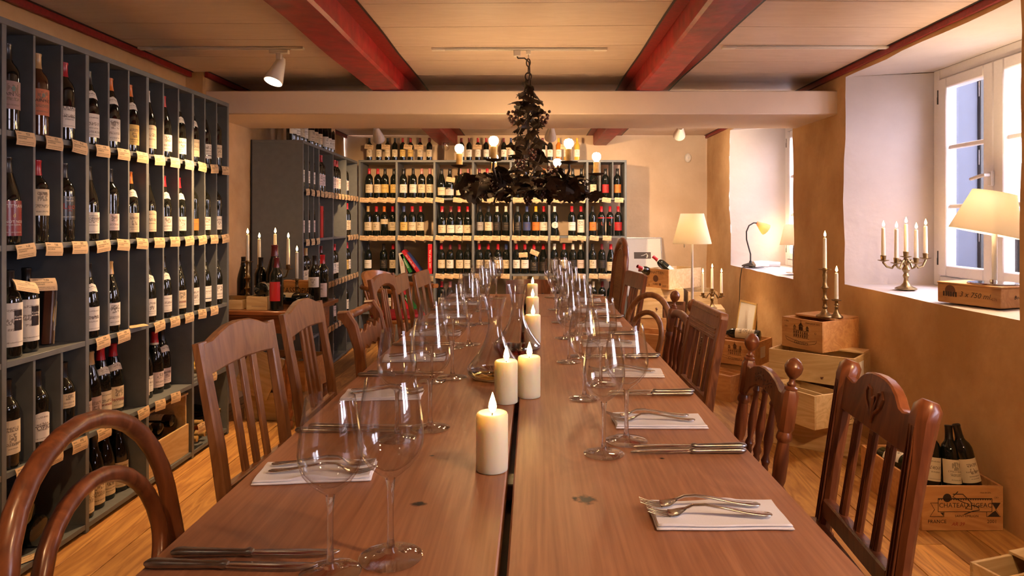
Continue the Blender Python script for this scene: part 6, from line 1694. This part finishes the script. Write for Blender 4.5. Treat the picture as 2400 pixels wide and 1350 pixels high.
# framed print and small leaning frame, wall sensor
fp_ = thing('framed_print', 'white print with small dark picture in a thin marbled frame', 'picture', (1.19, 7.22, 0.42), 0, rot=(R(-10), 0, 0))
MB().box(-0.185, 0.185, 0, 0.008, 0.0, 0.62).obj('print_sheet', 'paper_white', fp_)
for (a, b, c_, d) in ((-0.195, -0.183, 0, 0.63), (0.183, 0.195, 0, 0.63), (-0.195, 0.195, -0.006, 0.006), (-0.195, 0.195, 0.618, 0.63)):
    MB().box(a, b, -0.008, 0.010, c_, d, 0.001).obj('frame_strip', 'silver_dull', fp_)
MB().box(-0.105, 0.075, -0.0012, 0, 0.40, 0.47).obj('dark_picture', 'print_brown', fp_)
m = MB(); m.tube([(-0.03,-0.002,0.43),(0.0,-0.002,0.438),(0.03,-0.002,0.455),(0.04,-0.002,0.43),(0.03,-0.002,0.41)], [0.003,0.004,0.004,0.007,0.008], 6); m.obj('pale_shape', 'ink_white', fp_)
lf = thing('leaning_frame', 'small gilt-edged frame leaning against the wall below the niche', 'frame', (1.770, 5.83, 0.004), R(60), rot=(R(-9), 0, R(-80)))
MB().box(-0.14, 0.14, 0, 0.008, 0.0, 0.52).obj('frame_sheet', 'paper_white', lf)
for (a, b, c_, d) in ((-0.15, -0.135, 0, 0.53), (0.135, 0.15, 0, 0.53), (-0.15, 0.15, -0.002, 0.012), (-0.15, 0.15, 0.516, 0.53)):
    MB().box(a, b, -0.006, 0.014, c_, d, 0.001).obj('frame_strip', 'wood_yellow', lf)
se = thing('wall_sensor', 'small white oval motion sensor on the end wall', 'sensor', (1.672, 7.345, 1.895))
MB().lathe([(0.001,0),(0.036,0),(0.036,0.012),(0.026,0.026),(0.001,0.032)], 24, M=Matrix.Rotation(R(90), 4, 'X') @ Matrix.Scale(1.35, 4, (0,1,0))).obj('sensor_body', 'spot_white', se)
MB().lathe([(0.001,0.026),(0.012,0.030),(0.001,0.037)], 12, M=Matrix.Rotation(R(90), 4, 'X')).obj('sensor_lens', 'steel_white', se)

# ------------------------------------------------------------------ ceiling tracks and spots
def track(label, x0, x1, y):
    t = thing('light_track', label, 'track', ((x0+x1)/2, y, ZC))
    w = (x1-x0)/2
    MB().box(-w, w, -0.016, -0.005, -0.012, 0.0, 0.001).box(-w, w, 0.005, 0.016, -0.012, 0.0, 0.001).box(-w, w, -0.016, 0.016, -0.003, 0.0).obj('track_rail', 'spot_white', t)
    MB().box(-w, w, -0.0045, 0.0045, -0.008, -0.0035).obj('track_slot', 'plastic_dark', t)
    for s in (-1, 1): MB().box(s*w-0.035, s*w+0.035, -0.017, 0.017, -0.0135, -0.0005, 0.002).obj('track_end', 'spot_white', t)
    return t
track('white ceiling light track above the side-wall rack', -2.04, -1.24, 3.60)
track('white ceiling light track carrying the chandelier', -0.50, 0.36, 3.62)
track('white ceiling light track near the window niche', 1.03, 1.84, 3.58)
track('white ceiling light track behind the beam', -1.9, -1.1, 5.5)
track('white ceiling light track over the far table end', -0.3, 0.5, 5.5)
track('white ceiling light track over the crate stack', 1.0, 1.7, 5.5)
track('added ceiling light track, out of view, at the near end of the room', -1.4, -0.4, 0.35)  # unseen track, added to carry the rack-side fill spot
track('added ceiling light track, out of view, at the near window end', 0.5, 1.3, 0.35)  # added out of view as well, holds the two window-side fill spots
def spot(label, x, y, target, watt, angle=75, L_=0.15, col=(1.0, 0.58, 0.26), drop=0.0):
    s = thing('track_spot', label, 'spotlight', (x, y, ZC-0.013))
    MB().box(-0.05, 0.05, -0.015, 0.015, -0.022, -0.0005, 0.003).obj('adapter', 'spot_white', s)
    MB().box(-0.014, 0.014, -0.014, 0.014, -0.085-drop, -0.022, 0.003).obj('stem', 'spot_white', s)
    d = (Vector(target) - Vector((x, y, ZC-0.10-drop))).normalized()
    M = Matrix.Translation((0, 0, -0.085-drop)) @ d.to_track_quat('Z', 'Y').to_matrix().to_4x4()
    MB().lathe([(0.001,-0.05),(0.018,-0.045),(0.026,-0.02),(0.036,0.03),(0.047,0.085),(0.049,L_-0.05),(0.046,L_-0.05),(0.030,0.03),(0.001,0.02)], 28, False, False, M=M).obj('lamp_head', 'spot_white', s)
    MB().lathe([(0.0005,0.072),(0.0425,0.072)], 24, False, False, M=M).obj('lens', 'spot_glow', s)
    p = Vector((0, 0, -0.085-drop)) + d*0.105
    spot_light(s, p, p + d, watt, col, angle, 0.7, 0.03)
    return s
spot('white conical track spotlight above the side-wall rack', -1.335, 3.60, (-1.66, 3.05, 0.55), SPOT_W*2.6, 92)
spot('white conical spotlight hanging before the first bay of the end-wall rack', -1.255, 5.5, (-1.25, 6.9, 1.0), SPOT_W*1.6, 95, drop=0.10)
spot('white conical spotlight behind the chandelier', 0.15, 5.5, (0.1, 6.9, 1.1), SPOT_W*2.4, 110, drop=0.09, col=(1.0, 0.62, 0.32))
spot('white conical spotlight above the crate stack', 1.19, 5.5, (1.42, 7.3, 1.35), SPOT_W*1.05, 120, drop=0.09, col=(1.0, 0.76, 0.54))
spot('added fill spotlight, out of view, over the near table end, rack side', -0.75, 0.35, (-1.35, 1.95, 0.0), SPOT_W*0.7, 56)  # unseen lamp, added to light the floor and rack on this side
spot('added fill spotlight, out of view, over the near table end, window side', 0.9, 0.35, (0.2, 1.6, 0.76), SPOT_W*0.7, 100)  # lamp put in behind the view to light the near tabletop

spot('added fill spotlight, out of view, at the near window end aimed at crates', 1.15, 0.35, (1.35, 3.1, 0.1), SPOT_W*1.5, 70)  # extra unseen fill lamp, added to lift the dark low crates and chairs

# ------------------------------------------------------------------ chandelier
CX, CY = -0.022, 3.60
ch = thing('vine_chandelier', 'dark iron chandelier of grapevine leaves with six glowing bulbs', 'chandelier', (CX, CY, 1.33))
def Zc(z): return z - 1.33
MB().box(-0.018, 0.018, -0.014, 0.014, Zc(2.095), Zc(2.127), 0.003, M=Matrix.Translation((-0.06, 0.02, 0))).obj('adapter', 'spot_white', ch)
MB().box(-0.012, 0.012, -0.010, 0.010, Zc(2.105), Zc(2.127), 0.003, M=Matrix.Translation((0, 0.02, 0))).obj('adapter', 'spot_white', ch)
MB().tube([(-0.06,0.02,Zc(2.098)), (-0.055,0.015,Zc(2.085)), (-0.02,0.0,Zc(2.082)), (0.005,0,Zc(2.06)), (0.008,0,Zc(2.00)), (0.0,0,Zc(1.95))], 0.004, 8).obj('cable', 'cord_black', ch)
MB().tube([(0,0.02,Zc(2.108)), (0.002,0.01,Zc(2.09)), (0,0,Zc(2.075))], 0.003, 6).obj('hook', 'spot_white', ch)
for k, z in enumerate((2.058, 2.02)):
    rr = 0.020; a0 = k*math.pi/2
    MB().tube([(0.010*math.cos(t)*math.cos(a0), 0.010*math.cos(t)*math.sin(a0), Zc(z)+rr*math.sin(t)) for t in [2*math.pi*i/16 for i in range(16)]], 0.0035, 6, closed=True).obj('chain_link', 'iron_leaf', ch)
MB().tube([(0.016*math.cos(t), 0, Zc(1.985)+0.020*math.sin(t)) for t in [2*math.pi*i/18 for i in range(18)]], 0.004, 6, closed=True).obj('chain_link', 'iron_leaf', ch)
MB().turned((0,0,Zc(1.36)), (0,0,Zc(1.965)), [(0,0.006),(0.04,0.018),(0.08,0.007),(1,0.006)], 10).obj('center_rod', 'iron_leaf', ch)
rv = random.Random(21)
for k in range(4):      # twisting vine stems
    pts = []
    for i in range(17):
        t = i/16; a = k*math.pi/2 + t*5.0; r = 0.012 + 0.045*math.sin(math.pi*min(1, t*1.1))**0.7 + (0.05*(1-t)**3)
        pts.append((r*math.cos(a), r*math.sin(a), Zc(1.44 + 0.53*t)))
    MB().tube(pts, 0.004, 6).obj('vine_stem', 'iron_leaf', ch)
# leaf meshes
def leaf_mesh(seed, s):
    rr = random.Random(seed)
    lob = [(0.0,-0.05),(0.16,-0.30),(0.34,-0.24),(0.40,-0.10),(0.56,-0.16),(0.62,0.06),(0.46,0.20),(0.60,0.34),(0.44,0.48),(0.28,0.46),(0.24,0.66),(0.10,0.80),(0.0,1.0)]
    out = lob + [(-x, y) for x, y in lob[-2:0:-1]]
    pts = []
    for x, y in out:
        x += rr.uniform(-0.04, 0.04); y += rr.uniform(-0.04, 0.04)
        z = -0.55*(x*x) - 0.25*(y-0.3)**2 + rr.uniform(-0.05, 0.05)
        pts.append((x*s, y*s, z*s))
    mid = [(0, -0.02*s, 0.02*s), (0, 0.3*s, 0.05*s), (0, 0.6*s, 0.0)]
    n = len(pts); vs = pts + mid; fs = []
    for i in range(n):
        j = (i+1) % n; y = (pts[i][1]+pts[j][1])/2
        c_ = n if y < 0.1*s else (n+1 if y < 0.45*s else n+2)
        fs.append((i, j, c_))
    for side in (0, 1):
        pass
    # stitch centre points
    top = [q for q in range(n)]
    vs2 = [(a, b, c_-0.0016) for a, b, c_ in vs]
    m_ = MB(); m_.add(vs, fs); m_.add(vs2, [f[::-1] for f in fs])
    # fill the small gaps between the three fans
    def fan_fix(off, flip):
        cs = []
        for i in range(n):
            j = (i+1) % n; k_ = (j+1) % n
            y1 = (pts[i][1]+pts[j][1])/2; y2 = (pts[j][1]+pts[k_][1])/2
            c1 = n if y1 < 0.1*s else (n+1 if y1 < 0.45*s else n+2); c2 = n if y2 < 0.1*s else (n+1 if y2 < 0.45*s else n+2)
            if c1 != c2: cs.append((c1, j, c2) if not flip else (c2, j, c1))
        return [tuple(x+off for x in f) for f in cs]
    m_.f += fan_fix(0, False); m_.f += fan_fix(n+3, True)
    m_.tube([(0, -0.30*s, -0.02*s), (0, 0.0, 0.02*s), (0, 0.4*s, 0.04*s), (0, 0.75*s, -0.02*s)], [0.0022, 0.002, 0.0016, 0.001], 5)
    return m_.mesh('vine_leaf', 'iron_leaf', 30)
LEAVES = [leaf_mesh(i, 0.068) for i in range(4)]
def put_leaf(p, dir_, s, up=None):
    d = Vector(dir_).normalized()
    q = d.to_track_quat('Y', 'Z').to_matrix().to_4x4()
    e = (Matrix.Translation(p) @ q @ Matrix.Rotation(rv.uniform(-1.1, 1.1), 4, 'Y'))
    o = put('vine_leaf', LEAVES[rv.randrange(4)], ch)
    o.matrix_local = e @ Matrix.Scale(s, 4)
for i in range(46):     # on the column
    t = i/45; a = i*2.4; z = 1.43 + 0.50*t
    r = 0.012 + 0.040*(1-t)**0.6 + 0.012*rv.random()
    put_leaf((r*math.cos(a), r*math.sin(a), Zc(z)), (math.cos(a), math.sin(a), rv.uniform(-0.9, 0.1)), rv.uniform(0.8, 1.25))
for i in range(84):     # in the crown
    a = rv.uniform(0, 2*math.pi); r = 0.05 + 0.29*math.sqrt(rv.random()); z = 1.35 + 0.17*rv.random()*(1-0.5*r/0.34)
    put_leaf((r*math.cos(a), r*math.sin(a), Zc(z)), (math.cos(a+rv.uniform(-1, 1)), math.sin(a+rv.uniform(-1, 1)), rv.uniform(-0.5, 0.5)), rv.uniform(0.8, 1.4))
def grapes(p, n, s=1.0):
    m_ = MB()
    for i in range(n):
        t = (i+0.5)/n; r = 0.026*s*math.sqrt(1-t)*1.1; a = i*2.4
        pr = [(0.0004,-0.009*s),(0.0065*s,-0.0063*s),(0.009*s,0),(0.0065*s,0.0063*s),(0.0004,0.009*s)]
        m_.lathe(pr, 8, False, False, M=Matrix.Translation((p[0]+r*math.cos(a), p[1]+r*math.sin(a), p[2]-0.075*s*t)))
    m_.obj('grape_cluster', 'iron_grape', ch, angle=80)
for (a, r, z, n) in ((3.3, 0.085, 1.805, 16), (-0.15, 0.085, 1.800, 16), (-1.2, 0.05, 1.60, 22), (-2.2, 0.07, 1.545, 20), (3.6, 0.26, 1.42, 20), (-0.35, 0.28, 1.44, 22), (-1.3, 0.24, 1.41, 20), (-2.4, 0.22, 1.44, 22), (-0.9, 0.20, 1.50, 18), (1.2, 0.22, 1.44, 18), (2.3, 0.22, 1.44, 18), (-1.57, 0.12, 1.375, 18)):
    grapes((r*math.cos(a), r*math.sin(a), Zc(z)), n, 0.95)
RA = 0.362
for k in range(6):
    a = R(-60*k - 57 + (0 if k else 0))
    ux, uy = math.cos(a), math.sin(a)
    zp = (1.505, 1.515, 1.510, 1.490, 1.465, 1.470)[k]
    pts = [(0.01, 1.40), (0.06, 1.385), (0.13, 1.372), (0.22, 1.380), (0.29, 1.405), (0.34, 1.43), (RA+0.004, (1.43+zp)/2), (RA, zp-0.004)]
    MB().tube([(r*ux, r*uy, Zc(z)) for r, z in pts], [0.009,0.009,0.008,0.008,0.0075,0.007,0.007,0.006], 8).obj('arm', 'iron_leaf', ch)
    tw = []
    for i in range(13):
        t = i/12; r = 0.05 + 0.30*t; z = 1.39 + 0.06*t*t + 0.022*math.sin(t*12+k)
        o = 0.022*math.cos(t*12+k)
        tw.append((r*ux - o*uy, r*uy + o*ux, Zc(z)))
    MB().tube(tw, 0.003, 5).obj('tendril', 'iron_leaf', ch)
    T_M = Matrix.Translation((RA*ux, RA*uy, Zc(zp)))
    MB().lathe([(0.002,-0.010),(0.012,-0.006),(0.034,-0.002),(0.044,0.004),(0.045,0.006),(0.034,0.001),(0.002,0.0)], 20, M=T_M).obj('drip_pan', 'iron_leaf', ch)
    MB().lathe([(0.0005,0.0005),(0.0165,0.0005),(0.017,0.02),(0.016,0.05),(0.0165,0.066),(0.012,0.068),(0.0005,0.068)], 18, False, False, M=T_M).obj('candle_sleeve', 'candle_sleeve', ch)
    MB().lathe([(0.008,0.066),(0.010,0.070),(0.0195,0.080),(0.0235,0.092),(0.0225,0.103),(0.015,0.113),(0.0004,0.117)], 20, False, False, M=T_M).obj('bulb', 'bulb_glow', ch)
    for q in range(4): put_leaf((RA*ux*rv.uniform(0.55, 0.95), RA*uy*rv.uniform(0.55, 0.95), Zc(1.40+0.05*rv.random())), (rv.uniform(-1, 1), rv.uniform(-1, 1), rv.uniform(-0.5, 0.6)), rv.uniform(0.7, 1.1))
